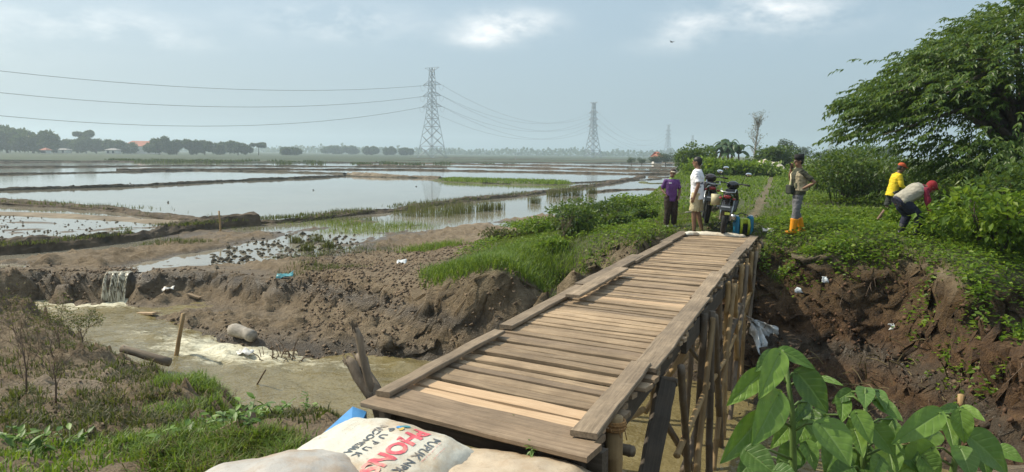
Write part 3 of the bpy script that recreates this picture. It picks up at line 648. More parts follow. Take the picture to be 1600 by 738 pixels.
for t_, inn, r, mt, lean in ((.06, .02, .045, 'bamboo', (0, .1)), (.075, .14, .05, 'oldbamboo', (.05, 0)), (.36, -.02, .055, 'oldbamboo', (-.02, .05)), (.375, -.08, .05, 'oldbamboo', (.04, -.1)), (.30, .35, .034, 'bamboo', (.02, .4)),
                             (.54, -.03, .05, 'bamboo', (.0, -.12)), (.56, .10, .045, 'oldbamboo', (.1, 0)), (.50, .30, .045, 'oldbamboo', (-.1, .1)), (.70, -.03, .05, 'bamboo', (-.06, -.2)), (.73, .10, .055, 'oldbamboo', (-.05, -.1)), (.76, -.05, .04, 'bamboo', (.0, 0)),
                             (.84, -.05, .055, 'bamboo', (-.08, -.1)), (.87, .04, .05, 'oldbamboo', (0, -.1)), (.89, -.08, .055, 'bamboo', (.02, -.15)), (.92, .0, .055, 'bamboo', (.0, -.1)), (.94, -.09, .06, 'bamboo', (-.1, -.2)), (.965, -.03, .055, 'bamboo', (.05, -.3)), (.98, -.09, .05, 'oldbamboo', (.06, -.3))):
    rpost(t_, inn, r, mt, lean=lean)
for t_ in (.06, .21, .37, .54, .70, .86, .95):
    for dt in (0, .018):
        p = edge_pt(-1, t_ + dt, .06 + dt * 3, -.06); q = Vector((p.x + rp.uniform(-.1, .1), p.y + rp.uniform(-.1, .1), 0)); q.z = bed(q.x, q.y); pole('post', q, p, rp.uniform(.042, .055), rp.choice(('bamboo', 'oldbamboo')), bridge)
for t_ in (.075, .21, .365, .55, .71, .88):
    a = edge_pt(-1, t_, -.05, -.31); b = edge_pt(1, t_, -.05, -.30); pole('crosshead', a, b, .042, rp.choice(('bamboo', 'oldbamboo')), bridge)
# braces
def br(pa, Ya, pb, Yb, r, mt):
    a = PY(*pa, Ya); b = PY(*pb, Yb); pole('brace', a, b, r, mt, bridge)
br((1155, 478), 10.6, (1068, 738), 8.2, .055, 'oldbamboo'); br((1075, 540), 8.4, (1008, 645), 8.2, .035, 'bamboo'); br((1032, 648), 7.6, (1085, 735), 8.4, .04, 'oldbamboo')
br((1005, 640), 7.8, (970, 660), 6.6, .035, 'bamboo'); br((1100, 560), 10, (1150, 690), 11, .035, 'oldbamboo'); br((1030, 600), 9.0, (1125, 505), 11, .035, 'bamboo'); br((1128, 520), 12, (1172, 395), 13.6, .05, 'bamboo')
br((1108, 575), 9.6, (1172, 505), 13, .03, 'bamboo'); br((1060, 520), 8.6, (1112, 590), 9.6, .03, 'oldbamboo')
for t0, t1, r, mt, up_ in ((.20, .36, .036, 'oldbamboo', 1), (.37, .22, .034, 'bamboo', 1), (.38, .54, .045, 'oldbamboo', 1), (.55, .40, .036, 'bamboo', 0), (.56, .71, .04, 'bamboo', 1), (.72, .58, .036, 'oldbamboo', 0), (.73, .86, .042, 'bamboo', 1), (.88, .76, .036, 'oldbamboo', 0)):
    p = edge_pt(1, t0, -.10, -.12); q = edge_pt(1, t1, -.06, 0); q.z = bed(q.x, q.y) + .1; pole('brace', q, p, r, mt, bridge)
for t0, t1, z0, z1 in ((.21, .38, -.95, -.85), (.37, .55, -.9, -1.05), (.54, .72, -1.0, -.9), (.70, .88, -.8, -.75)):
    p = edge_pt(1, t0, -.07, z0); q = edge_pt(1, t1, -.08, z1); pole('brace', p, q, .03, 'bamboo', bridge)
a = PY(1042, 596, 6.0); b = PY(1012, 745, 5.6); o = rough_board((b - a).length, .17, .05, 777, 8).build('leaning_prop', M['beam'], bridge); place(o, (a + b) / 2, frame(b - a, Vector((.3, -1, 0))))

# ---------------------------------------------------------------- stakes and timbers
q_ = P(275, 553, -2.06); pole('stake', q_ - Vector((.05, 0, .3)), PY(287, 490, q_.y + .1), .042, 'bamboo', None, node=0, label='upright pale wooden stake standing in the stream rapids', cat='stake')
a = P(190, 544, -1.70); b = P(266, 566, -1.93); pole('log', b, a, .075, 'oldbamboo', None, node=0, label='dark waterlogged log lying slanted at the edge of the stream', cat='log')
BX = P(575, 606, -.1).y
for i, (pa, pb, r, lab) in enumerate((((551, 498), (578, 602), .030, 'tall thin broken post by the near end of the footbridge'), ((538, 556), (572, 606), .042, 'short split dark post leaning left beside the footbridge'), ((556, 548), (584, 604), .045, 'thick splintered stump closest to the footbridge kerb'))):
    a = PY(*pb, BX + .02 * i); b = PY(*pa, BX + .12 * i); d = (a - b).normalized(); root = empty('broken_post', a, label=lab, cat='post', group='broken posts at the near bridge end')
    mb = MB(); L_ = (b - a).length; q = (b - a).to_track_quat('Z', 'Y').to_matrix(); rr = random.Random(i)
    mb.tube([q @ Vector((0, 0, -.5)), q @ Vector((0, 0, 0)), q @ Vector((.01, 0, L_ * .35)), q @ Vector((-.01, .01, L_ * .7)), q @ Vector((0, 0, L_ * .86))], [r, r * 1.05, r * .9, r, r * .8], 8)
    mb.build('shaft', M['oldbamboo'], root, True); mb = MB()
    for j in range(6):
        an = j * 1.05; c0 = Vector((r * .6 * math.cos(an), r * .6 * math.sin(an), L_ * .8)); mb.tube([q @ c0, q @ (c0 * 1.0 + Vector((rr.uniform(-.01, .01), 0, L_ * rr.uniform(.08, .22))))], [r * .3, .003], 5)
    mb.build('splinters', M['oldbamboo'], root)
pole('stick', P(398, 607, -2.3), PY(415, 578, P(398, 607, -2.2).y), .014, 'twig', None, node=0, label='thin bare stick poking out of the calm stream water', cat='stick')
q_ = P(1557, 716, -2.2); pole('stake', q_ - Vector((0, 0, .3)), PY(1573, 612, q_.y), .062, 'bamboo', None, label='thick pale bamboo stake in the water at the foot of the red bank', cat='stake')
q_ = P(1500, 712, -2.2); pole('stake', q_ - Vector((0, 0, .3)), PY(1502, 617, q_.y), .045, 'bamboo', None, label='short brown stake behind the large leaves, left of the pale bamboo stake', cat='stake')
a = P(345, 356, -1.2); pole('stake', a - Vector((0, 0, .3)), a + Vector((-.05, 0, .62)), .035, 'bamboo', None, label='small upright peg on the muddy bund of the flooded field', cat='stake')
def flat_plank(pa, pb, z, w_, name, lab, mt='plank'):
    a = P(*pa, z); b = P(*pb, z); a.z = hs(a.x, a.y) + .05; b.z = hs(b.x, b.y) + .05
    o = rough_board((b - a).length, w_, .05, int(pa[0])).build(name, M[mt], None, label=lab, cat='plank'); o.location = (a + b) / 2; o.rotation_euler = frame(b - a).to_euler()
flat_plank((208, 474), (242, 480), -1.8, .13, 'plank', 'short pale plank lying on the mud right of the waterfall')
flat_plank((292, 430), (312, 431), -1.36, .10, 'plank', 'pale sliver of plank on the mud flat above the bank')
a = P(285, 706, -.62); b = P(395, 690, -.45); a.z = hs(a.x, a.y) + .06; b.z = hs(b.x, b.y) + .06
o = rough_board((b - a).length, .10, .05, 31).build('plank', M['plank'], None, label='weathered plank poking out from under the grey sack at left', cat='plank'); o.location = (a + b) / 2; o.rotation_euler = frame(b - a).to_euler()
pole('stick', P(958, 466, -1.35) if False else (P(700, 462, -1.15) + Vector((0, 0, .02))), P(716, 446, -1.1) + Vector((0, 0, .08)), .03, 'palebark', None, node=0, label='pale dead branch on the bank edge below the grass clump', cat='branch')

# ---------------------------------------------------------------- sacks
def sackmat(name, c, dirt, amount, scale=3.0):
    m, t, b = mat(name)
    n = noise(t, scale, detail=8, rough=.7); n2 = noise(t, scale * 5, detail=6, rough=.7)
    cc = mixc(t, ramp(t, n, [(amount, (0, 0, 0)), (amount + .22, (1, 1, 1))]), c, dirt)
    cc = mixc(t, ramp(t, n2, [(.58, (0, 0, 0)), (.72, (.55, .55, .55))]), cc, tuple(v * .55 for v in dirt))
    t.links.new(cc, b.inputs['Base Color']); b.inputs['Roughness'].default_value = .45
    wv = noise(t, 11, detail=8, rough=.7); bump(t, b, wv, .010, .8); return m
M['sackw'] = sackmat('white_woven_sack', (.60, .58, .50), (.42, .31, .19), .46)
M['sackg'] = sackmat('grey_white_sack', (.43, .41, .38), (.36, .26, .17), .44)
M['sackt'] = sackmat('tan_muddy_sack', (.50, .41, .30), (.36, .25, .15), .44)
M['ink_red'] = simple('red_ink', (.62, .10, .13), .6, var=.3, scale=18, dirt=(.60, .45, .33))
M['ink_dark'] = simple('dark_ink', (.07, .09, .11), .6, var=.4, scale=18, dirt=(.45, .36, .27))
M['ink_blue'] = simple('teal_ink', (.05, .22, .25), .6, var=.3, scale=12)
M['ink_yellow'] = simple('yellow_ink', (.55, .38, .08), .6, var=.2)
M['blue'] = simple('blue_sheet', (.07, .26, .55), .5, var=.25, scale=10)
def sack_shape(a, b, h, seed, sag=.0):
    def top(u, v):
        e = max(0, 1 - abs(u / a) ** 3.2) ** .5 * max(0, 1 - abs(v / b) ** 3.0) ** .5
        n = float(fbm(np.array(u * 4.2), np.array(v * 4.2), seed, 4)); n2 = float(fbm(np.array(u * 11 + v * 5), np.array(v * 3), seed + 5, 2)); cr = (1 - abs(float(fbm(np.array(u * 5 + v * 2.5 + seed), np.array(v * 6 - u * 2), seed + 9, 2)))) ** 7
        return h * e * (1 + .18 * n) + .012 * n2 * (e > 0) - .009 * cr * min(1, e * 3) - sag * (u / a) ** 2
    return top
def sack(name, c, ang, a, b, h, seed, mt, tilt=(0, 0), **kw):
    root = empty(name, c, **kw); root.rotation_euler = (tilt[0], tilt[1], ang); top = sack_shape(a, b, h, seed)
    n = 44; m = 34; V = []; 
    for j in range(m + 1):
        for i in range(n + 1):
            u = a * math.sin(math.pi / 2 * (2 * i / n - 1)); v = b * math.sin(math.pi / 2 * (2 * j / m - 1)); V.append((u * (1 - .06 * (v / b) ** 2), v * (1 - .08 * (u / a) ** 2), top(u, v)))
    k = len(V); V += [(x, y, -.4 * z) for x, y, z in V]
    F = [(j * (n + 1) + i, j * (n + 1) + i + 1, (j + 1) * (n + 1) + i + 1, (j + 1) * (n + 1) + i) for j in range(m) for i in range(n)]
    F += [tuple(q + k for q in f[::-1]) for f in F]
    me = MB().add(V, F).mesh('woven_body', True)
    bm = bmesh.new(); bm.from_mesh(me); bmesh.ops.remove_doubles(bm, verts=bm.verts, dist=.0008); bm.to_mesh(me); bm.free()
    link('woven_body', me, mt, root); return root, top, a, b
def print_text(root, top, a, b, body, u0, v0, ang, size, mt, name, spacing=1.0, width=1.0, bold=.0):
    cu = bpy.data.curves.new('t', 'FONT'); cu.body = body; cu.size = size; cu.align_x = 'LEFT'; cu.align_y = 'CENTER'; cu.space_character = spacing; cu.offset = bold; cu.resolution_u = 3
    ob = bpy.data.objects.new('t', cu); col.objects.link(ob); dg = bpy.context.evaluated_depsgraph_get(); me = bpy.data.meshes.new_from_object(ob.evaluated_get(dg)); bpy.data.objects.remove(ob)
    bm = bmesh.new(); bm.from_mesh(me); bmesh.ops.triangulate(bm, faces=bm.faces[:])
    for _ in range(3):
        lg = [e for e in bm.edges if e.calc_length() > .022]
        if lg: bmesh.ops.subdivide_edges(bm, edges=lg, cuts=1); bmesh.ops.triangulate(bm, faces=bm.faces[:])
    ca_, sa = math.cos(ang), math.sin(ang)
    for v in bm.verts:
        x, y = v.co.x * width, v.co.y; u = u0 + x * ca_ - y * sa; w_ = v0 + x * sa + y * ca_
        v.co = (u * (1 - .06 * (w_ / b) ** 2), w_ * (1 - .08 * (u / a) ** 2), top(u, w_) + .0035)
    bm.to_mesh(me); bm.free(); me.materials.clear(); me.name = name; return link(name, me, mt, root)
def print_blob(root, top, a, b, u0, v0, ru, rv, ang, mt, name):
    V = []; n = 20; 
    for k in range(4):
        for i in range(n):
            an = 2 * math.pi * i / n; x = ru * k / 3 * math.cos(an); y = rv * k / 3 * math.sin(an); u = u0 + x * math.cos(ang) - y * math.sin(ang); w_ = v0 + x * math.sin(ang) + y * math.cos(ang)
            V.append((u * (1 - .06 * (w_ / b) ** 2), w_ * (1 - .08 * (u / a) ** 2), top(u, w_) + .0035))
    F = [(k * n + i, k * n + (i + 1) % n, (k + 1) * n + (i + 1) % n, (k + 1) * n + i) for k in range(3) for i in range(n)]
    return MB().add(V, F).build(name, mt, root)
# printed sack: lettering runs towards the viewer (upside down from here)
c = P(588, 703, -.06); tdir = (P(582, 733, 0) - P(676, 683, 0)); tang = math.atan2(tdir.y, tdir.x)      # reading direction
ang = tang + math.pi / 2                                                                                # local u = text "up"
sk = sack('fertiliser_sack', (c.x - .02, c.y - .06, -.145), ang, .50, .42, .155, 5, M['sackw'], (.14, 0), label='white printed fertiliser sack with red lettering lying at the bridge end', cat='sack')
r_, top, a_, b_ = sk; TA = -math.pi / 2
def pr(body, u, v, size, mt, nm, **k): print_text(r_, top, a_, b_, body, u, v, TA, size, M[mt], nm, **k)
pr('PHONSKA', .175, .285, .155, 'ink_red', 'red_lettering', bold=.006, width=1.0)
pr('PUPUK NPK', .305, .25, .074, 'ink_dark', 'dark_lettering', bold=.002, width=1.0)
pr('PUPUK', .015, .19, .066, 'ink_dark', 'dark_lettering', spacing=1.9, bold=.002)
pr('INDONESIA', -.06, .22, .064, 'ink_dark', 'dark_lettering', bold=.002, width=1.0)
pr('--- -- ---- --- - ----', .355, .22, .030, 'ink_red', 'small_red_lettering', width=.95)
pr('-- ---- --- ---', .395, .20, .026, 'ink_red', 'small_red_lettering')
pr('---- - --- ---- -- -----  --', -.24, .24, .020, 'ink_dark', 'small_print'); pr('-- ----- --- - ---- -- --', -.275, .22, .018, 'ink_dark', 'small_print'); pr('--- ---- -- -----', -.305, .20, .018, 'ink_dark', 'small_print')
print_blob(r_, top, a_, b_, .065, .25, .034, .020, .4, M['ink_blue'], 'emblem'); print_blob(r_, top, a_, b_, .045, .225, .018, .026, 0, M['blue'], 'emblem'); print_blob(r_, top, a_, b_, .075, .205, .016, .026, .4, M['ink_yellow'], 'emblem')
c = P(436, 742, -.02); sack('sack', (c.x, c.y, -.16), .35, .46, .38, .19, 15, M['sackg'], (.0, -.02), label='plain grey-white sack stained with mud at the bottom edge, leftmost of three', cat='sack')
c = P(802, 735, -.08); sack('sack', (c.x, c.y, -.22), -.35, .50, .36, .17, 25, M['sackt'], label='tan muddy sack tucked under the front board of the footbridge', cat='sack')
# blue sack corner under the printed one
V = []; q = [P(480, 700, -.16), P(537, 660, -.12), P(550, 637, -.03), P(572, 645, -.06), P(545, 700, -.14), P(480, 720, -.14)]
bl = [Vector((p.x, p.y + .02, p.z)) for p in q]
mb = MB(); top_ = bl; bot = [p - Vector((0, 0, .05)) for p in bl]; n = len(bl); mb.add(top_ + bot, [tuple(range(n))[::-1], tuple(range(n, 2 * n))] + [(i, (i + 1) % n, n + (i + 1) % n, n + i) for i in range(n)])
mb.build('plastic_sheet', M['blue'], None, label='blue plastic sheet corner sticking out beneath the printed sack', cat='plastic sheet')
def crumple(name, corners, mt, lab, cat, seed=0, amp=.05, n=12, thick=.004, **kw):
    A, B, C_, D_ = [Vector(c) for c in corners]; V = []; nr = (B - A).cross(D_ - A).normalized()
    for j in range(n + 1):
        for i in range(n + 1):
            u, v = i / n, j / n; p = (A.lerp(B, u)).lerp(D_.lerp(C_, u), v); h = float(fbm(np.array(u * 3.1 + seed), np.array(v * 3.1), seed, 3)); h2 = float(fbm(np.array(u * 3.1), np.array(v * 3.1 + 9), seed + 3, 3))
            V.append(p + nr * h * amp * 2 + Vector((h2, h, h2 * .5)) * amp)
    F = [(j * (n + 1) + i, j * (n + 1) + i + 1, (j + 1) * (n + 1) + i + 1, (j + 1) * (n + 1) + i) for j in range(n) for i in range(n)]
    o = MB().add(V, F).build(name, mt, None, True, label=lab, cat=cat, **kw); m = o.modifiers.new('t', 'SOLIDIFY'); m.thickness = thick; return o
M['plastic'] = simple('white_plastic', (.62, .66, .68), .35, var=.25, scale=6, dirt=(.4, .34, .27))
M['teal'] = simple('teal_plastic', (.05, .22, .26), .4, var=.3)
Yp = 12.6
crumple('plastic_sheet', [PY(1168, 492, Yp), PY(1212, 512, Yp - .1), PY(1212, 540, Yp - .2), PY(1180, 520, Yp - .1)], M['plastic'], 'white plastic sheet snagged on the debris beside the far bridge posts', 'plastic sheet', 3, .07)
crumple('plastic_sheet', [PY(1170, 500, Yp), PY(1186, 505, Yp - .05), PY(1202, 555, Yp - .5), PY(1184, 556, Yp - .5)], M['plastic'], 'long white plastic strip hanging down the dark bank under the bridge', 'plastic sheet', 8, .05)
def litter(px, py, z, s, mt, lab, seed, cat='litter'):
    c = P(px, py, z); c.z = max(hs(c.x, c.y) + .04, -2.15); crumple('litter', [c + Vector((-s, -s * .5, 0)), c + Vector((s, -s * .6, .02)), c + Vector((s * .8, s * .6, s * .5)), c + Vector((-s * .8, s * .5, s * .4))], mt, lab, cat, seed, s * .3, 6)
litter(445, 432, -1.33, .20, M['teal'], 'teal plastic scrap on the mud flat above the far bank', 4)
litter(263, 428, -1.35, .14, M['plastic'], 'white plastic scrap on the bank right of the waterfall', 5)
litter(628, 424, -1.33, .13, M['plastic'], 'white plastic scrap on the clods left of the grass clump', 6)
litter(1201, 371, -.02, .13, M['plastic'], 'crumpled white plastic bag in the weeds right of the bridge end', 7)
litter(384, 548, -2.1, .17, M['plastic'], 'wet white plastic caught in the rapids below the pale log', 9)
def wall_litter(px, py, Y, s, lab, seed):
    c = PY(px, py, Y); crumple('litter', [c + Vector((-s, 0, -s)), c + Vector((s, 0, -s)), c + Vector((s * .8, .05, s)), c + Vector((-s, .05, s))], M['plastic'], lab, 'litter', seed, s * .35, 6)
c = P(382, 524, -1.98); pole('log', c + Vector((-.30, .18, .06)), c + Vector((.22, -.10, .02)), .13, 'palebark', None, node=0, label='pale chunk of log lying at the foot of the mud bank', cat='log')
M['cloth'] = simple('pale_cloth', (.62, .57, .47), .8, var=.2, scale=6, dirt=(.42, .34, .24))
c0 = FL + ax * .06; o = sack('sack', (c0 + rt * .72) + Vector((0, 0, -.0)), math.atan2(rt.y, rt.x), .58, .14, .06, 33, M['cloth'], label='flat cream sack laid across the far end of the footbridge', cat='sack')
o = sack('sack', P(1080, 368, 0) + Vector((0, 0, .02)), .2, .16, .10, .07, 34, M['sackw'], label='small white bundle at the far left corner of the footbridge', cat='sack')
# ---------------------------------------------------------------- foliage helpers
def unit(v): return v / (np.linalg.norm(v, axis=-1, keepdims=True) + 1e-9)
def leaves(c, d, nrm, ln, wd, fold=.15, droop=.0):
    """kite leaves: base c, direction d, normal nrm -> V, F"""
    n = len(c); ln = np.broadcast_to(ln, n)[:, None]; wd = np.broadcast_to(wd, n)[:, None]
    d = unit(d); s = unit(np.cross(nrm, d)); up = unit(np.cross(d, s))
    mid = c + d * ln * .45
    V = np.stack([c, mid + s * wd * .5 + up * wd * fold, c + d * ln - np.array([0, 0, 1]) * ln * droop, mid - s * wd * .5 + up * wd * fold], 1).reshape(-1, 3)
    i = np.arange(n)[:, None] * 4; return V, i + np.array([[0, 1, 2, 3]])
def rdir(n, r=rng): return unit(r.normal(size=(n, 3)))
def blades(c, h, wd, lean, r=rng):
    """grass blades: root c, height h, width wd"""
    n = len(c); a = r.uniform(0, 2 * np.pi, n); d = np.stack([np.cos(a), np.sin(a), 0 * a], 1); s = np.stack([-np.sin(a), np.cos(a), 0 * a], 1)
    h = np.broadcast_to(h, n)[:, None]; wd = np.broadcast_to(wd, n)[:, None]; l = np.broadcast_to(lean, n)[:, None] * r.uniform(.3, 1.4, n)[:, None]
    z = np.array([[0, 0, 1.]])
    V = np.stack([c - s * wd / 2, c + s * wd / 2, c + s * wd * .35 + d * l * h * .35 + z * h * .6, c - s * wd * .35 + d * l * h * .35 + z * h * .6, c + d * l * h + z * h * (1 - .25 * l)], 1).reshape(-1, 3)
    i = np.arange(n)[:, None] * 5; return V, i + np.array([[0, 1, 2, 3]]), i + np.array([[3, 2, 4]])
def scatter(n, box, mask):
    x = rng.uniform(box[0], box[1], n * 3); y = rng.uniform(box[2], box[3], n * 3); k = rng.uniform(0, 1, n * 3) < mask(x, y); return x[k][:n], y[k][:n]
M['grass'] = leafmat('grass', (.055, .10, .006), (.115, .185, .014), .42, .55, (.21, .21, .035))
M['bright'] = leafmat('bright_grass', (.07, .13, .012), (.14, .23, .025), .45, .5, (.20, .26, .05))
M['weed'] = leafmat('weed', (.055, .115, .006), (.125, .22, .014), .45, .5, (.21, .29, .025))
M['drygrass'] = leafmat('dry_grass', (.07, .055, .025), (.14, .11, .05), .28, .7, (.22, .17, .09))
M['olive'] = leafmat('olive_grass', (.032, .038, .012), (.066, .068, .022), .3, .6, (.125, .10, .045))
M['bush'] = leafmat('bush', (.022, .055, .010), (.06, .115, .022), .35, .5, (.11, .17, .03))
M['tree'] = leafmat('tree_leaf', (.026, .062, .009), (.066, .13, .018), .38, .42, (.15, .21, .045))
M['far'] = leafmat('far_tree', (.015, .035, .012), (.035, .065, .02), .2, .6, (.06, .09, .03))
M['reed'] = leafmat('reed', (.06, .055, .02), (.11, .10, .035), .3, .6, (.16, .14, .06))
# ---------------------------------------------------------------- grass on the embankment
def onb(x, y): return (x > -1.6) & (y > 12)
def emask(x, y):
    z = hz(x, y); n = fbm(x * .8, y * .8, 5, 3); d = dist_line(x, y, path)
    g = sstep(-1.12, -.8, z + .22 * n) * np.where(x > emb_edge(y) - 4.8, 1, 0) * sstep(.05, .3, d + .15 * n) * sstep(1.6, .9, hslope(x, y))
    u = (x - NL.x) * ax.x + (y - NL.y) * ax.y; v = (x - NL.x) * rt.x + (y - NL.y) * rt.y
    return g * np.where((u < BL + .1) & (v > -.1) & (v < 1.7), 0, 1)
def grass_obj(name, lab, mt, x, y, h, wd, lean=.6, zoff=-.02, kind='stuff'):
    c = np.stack([x, y, hz(x, y) + zoff], 1); V, f1, f2 = blades(c, h, wd, lean)
    return link(name, npmesh(name, V, [f1, f2]), mt, kind=kind, label=lab, cat='grass')
x, y = scatter(30000, (-1.5, 9, 12, 22), lambda x, y: emask(x, y) * (.45 + .55 * sstep(-.2, .3, fbm(x * 1.5, y * 1.5, 8, 2))))
grass_obj('short_grass', 'short green grass covering the embankment around the bridge end', M['grass'], x, y, rng.uniform(.05, .15, len(x)), .014)
x, y = scatter(26000, (2, 30, 22, 110), lambda x, y: emask(x, y) * sstep(120, 20, y))
grass_obj('far_grass', 'rough green grass along the distant embankment and path', M['bright'], x, y, rng.uniform(.05, .15, len(x)) * (1 + y / 110), .03 + y * .0014)
g0 = P(765, 425, -.75); g1 = P(830, 425, -.6)
bz = lambda x, y: 0
cl = lambda x, y: emask(x, y) * np.clip(sstep(2.0, .7, np.hypot((x - g0.x), (y - g0.y - .5) * .7)) + .55 * sstep(1.5, .4, np.hypot(x - g1.x - .3, y - g1.y - .6)), 0, 1)
x, y = scatter(9000, (-2, 2.5, 11.5, 18), cl)
grass_obj('long_grass', 'long bright grass clump hanging over the bank edge left of the bridge', M['bright'], x, y, rng.uniform(.12, .34, len(x)), .016, .9)
lx = lambda x, y: emask(x, y) * sstep(.5, 0, np.minimum(dist_line(x, y, lipL[16:24]), dist_line(x, y, lipR[:8])))
x, y = scatter(9000, (-2, 12, 9, 17), lx)
grass_obj('edge_grass', 'overhanging grass along the lip of the eroded bank', M['grass'], x, y, rng.uniform(.10, .26, len(x)), .015, 1.1)
def cover(name, lab, mt, n, box, mask, sz, hgt, stalk=True):
    """leafy ground cover: small leaves on a low cushion"""
    x, y = scatter(n, box, mask); n = len(x); hh = hgt * (.35 + .65 * (fbm(x * 1.1, y * 1.1, 71, 3) * .5 + .5)) * rng.uniform(.25, 1, n)
    c = np.stack([x, y, hz(x, y) + hh], 1); d = unit(np.stack([rng.normal(size=n), rng.normal(size=n), rng.uniform(-.3, .6, n)], 1)); nr = unit(np.stack([rng.normal(size=n) * .5, rng.normal(size=n) * .5, np.ones(n)], 1))
    V, F = leaves(c, d, nr, rng.uniform(.6, 1.3, n) * sz, rng.uniform(.45, .8, n) * sz, .1, .1)
    return link(name, npmesh(name, V, [F]), mt, kind='stuff', label=lab, cat='ground cover')
def wm_(x, y):
    d = dist_line(x, y, path); v = (x - NL.x) * rt.x + (y - NL.y) * rt.y
    return np.where((v > 1.7) & (y > 8.5), 1, 0) * sstep(-.75, -.25, hz(x, y)) * sstep(.2, .6, d) * sstep(2.2, 1.2, hslope(x, y))
cover('leafy_weeds', 'low leafy green weeds covering the right bank top', M['weed'], 46000, (4, 15, 8.5, 21), wm_, .075, .22)
cover('leafy_weeds', 'yellow-green creeping weeds behind the standing man in boots', M['bright'], 16000, (6, 22, 17, 45), lambda x, y: wm_(x, y) * sstep(-.1, .3, fbm(x * .5, y * .5, 14, 3)), .13, .35)
hang = lambda x, y: sstep(.9, .1, dist_line(x, y, lipR[5:10])) * (x > 7.2)
cover('hanging_weeds', 'leafy creepers spilling over the top of the red earth bank', M['weed'], 16000, (6, 14, 6.5, 14), hang, .085, .3)
lip_r = lambda x, y: sstep(.55, .05, dist_line(x, y, lipR[1:8])) * sstep(.0, .5, fbm(x * 1.6, y * 1.6, 29, 3) + .35)
cover('lip_weeds', 'rounded leafy weeds nodding over the edge of the cut bank', M['weed'], 15000, (4.5, 11, 8, 15.5), lip_r, .08, .3)
cover('field_weeds', 'sparse green weeds on the slope below the bushes', M['weed'], 11000, (-1.5, 6, 13, 30), lambda x, y: emask(x, y) * sstep(.0, .4, fbm(x * .9, y * .9, 19, 3)), .085, .2)
# grass patches on the mud flats and near bank: (px, py, z, radius m, count, height, material, name, label)
def patch(px, py, z, r, n, h, mt, name, lab, sq=1.0, lean=.7, wdt=.014):
    c = P(px, py, z); rr = r * np.sqrt(rng.uniform(0, 1, n)) * rng.uniform(.6, 1.0, n); a = rng.uniform(0, 6.283, n); x = c.x + rr * np.cos(a) * sq; y = c.y + rr * np.sin(a)
    k = (hz(x, y) > -2.12); x = x[k]; y = y[k]; return grass_obj(name, lab, M[mt], x, y, rng.uniform(.4, 1.1, len(x)) * h, wdt, lean)
PT = [(600, 352, -1.35, 1.6, 1500, .34, 'grass', 'green grass fringe along the shallow channel', 1.8), (560, 360, -1.36, 1.2, 800, .26, 'grass', 'grass tuft at the channel bend', 1.6), (676, 393, -1.3, .8, 1100, .26, 'bright', 'bright grass tuft alone on the cracked mud', 1.5), (545, 390, -1.36, 1.4, 900, .18, 'olive', 'olive grass patch on the mud flat', 1.8), (470, 402, -1.4, .9, 350, .22, 'olive', 'thin olive tuft at the muddy water edge', 1.2),
      (505, 426, -1.33, .8, 700, .17, 'olive', 'olive moss-like grass near the bank top', 1.7), (480, 345, -1.3, 1.3, 900, .30, 'grass', 'grass clump on the near bund', 2.0), (525, 340, -1.3, 1.4, 700, .28, 'olive', 'olive grass on the bund beside the channel', 2.0), (400, 352, -1.3, 1.2, 500, .2, 'olive', 'dull grass tuft where the bunds meet', 1.6), (275, 376, -1.25, .8, 600, .22, 'olive', 'olive grass on the bank right of the dark bund', 1.8), (800, 395, -.6, 1.5, 900, .18, 'olive', 'dry olive grass on the slope left of the bridge', 1.3),
      (310, 612, -1.5, .62, 2600, .30, 'bright', 'tall bright grass clump hanging over the near bank', 1.0), (300, 660, -1.2, .45, 900, .26, 'bright', 'bright grass below the overhanging clump', 1.2), (225, 585, -1.6, .9, 700, .18, 'olive', 'olive grass at the stream edge', 1.6), (120, 548, -1.7, .8, 700, .2, 'olive', 'olive grass at the inner bend of the stream', 1.5), (60, 510, -1.7, 1.5, 900, .18, 'drygrass', 'brownish grass along the near stream edge at left', 1.9), (180, 640, -1.3, .7, 450, .13, 'drygrass', 'dry grass on the near bank', 1.6), (200, 690, -1.0, .7, 600, .16, 'olive', 'grass among the near weeds', 1.5),
      (285, 700, -.75, .5, 1900, .2, 'bright', 'dense short grass beside the grey sack', 1.3), (350, 690, -.65, .4, 1300, .18, 'grass', 'grass in front of the grey sack', 1.4), (120, 600, -1.5, 1.2, 400, .15, 'drygrass', 'withered grass around the bare shrub', 1.5), (30, 690, -1.0, .8, 500, .12, 'olive', 'green tufts in the lower left corner', 1.5), (250, 620, -1.4, .6, 450, .15, 'drygrass', 'dry grass behind the bright clump', 1.3), (265, 575, -1.75, .35, 600, .3, 'drygrass', 'brown dead grass tuft next to the slanted log', 1.2), (60, 735, -.8, .9, 1400, .2, 'weed', 'weedy grass along the bottom left edge', 1.5)]
for (px, py, z, r, n, h, mt, lab, sq) in PT: patch(px, py, z, r, int(n * (1.0 if py > 500 else 1)), h * (.75 if py > 500 else 1), mt, 'grass_patch', lab, sq)
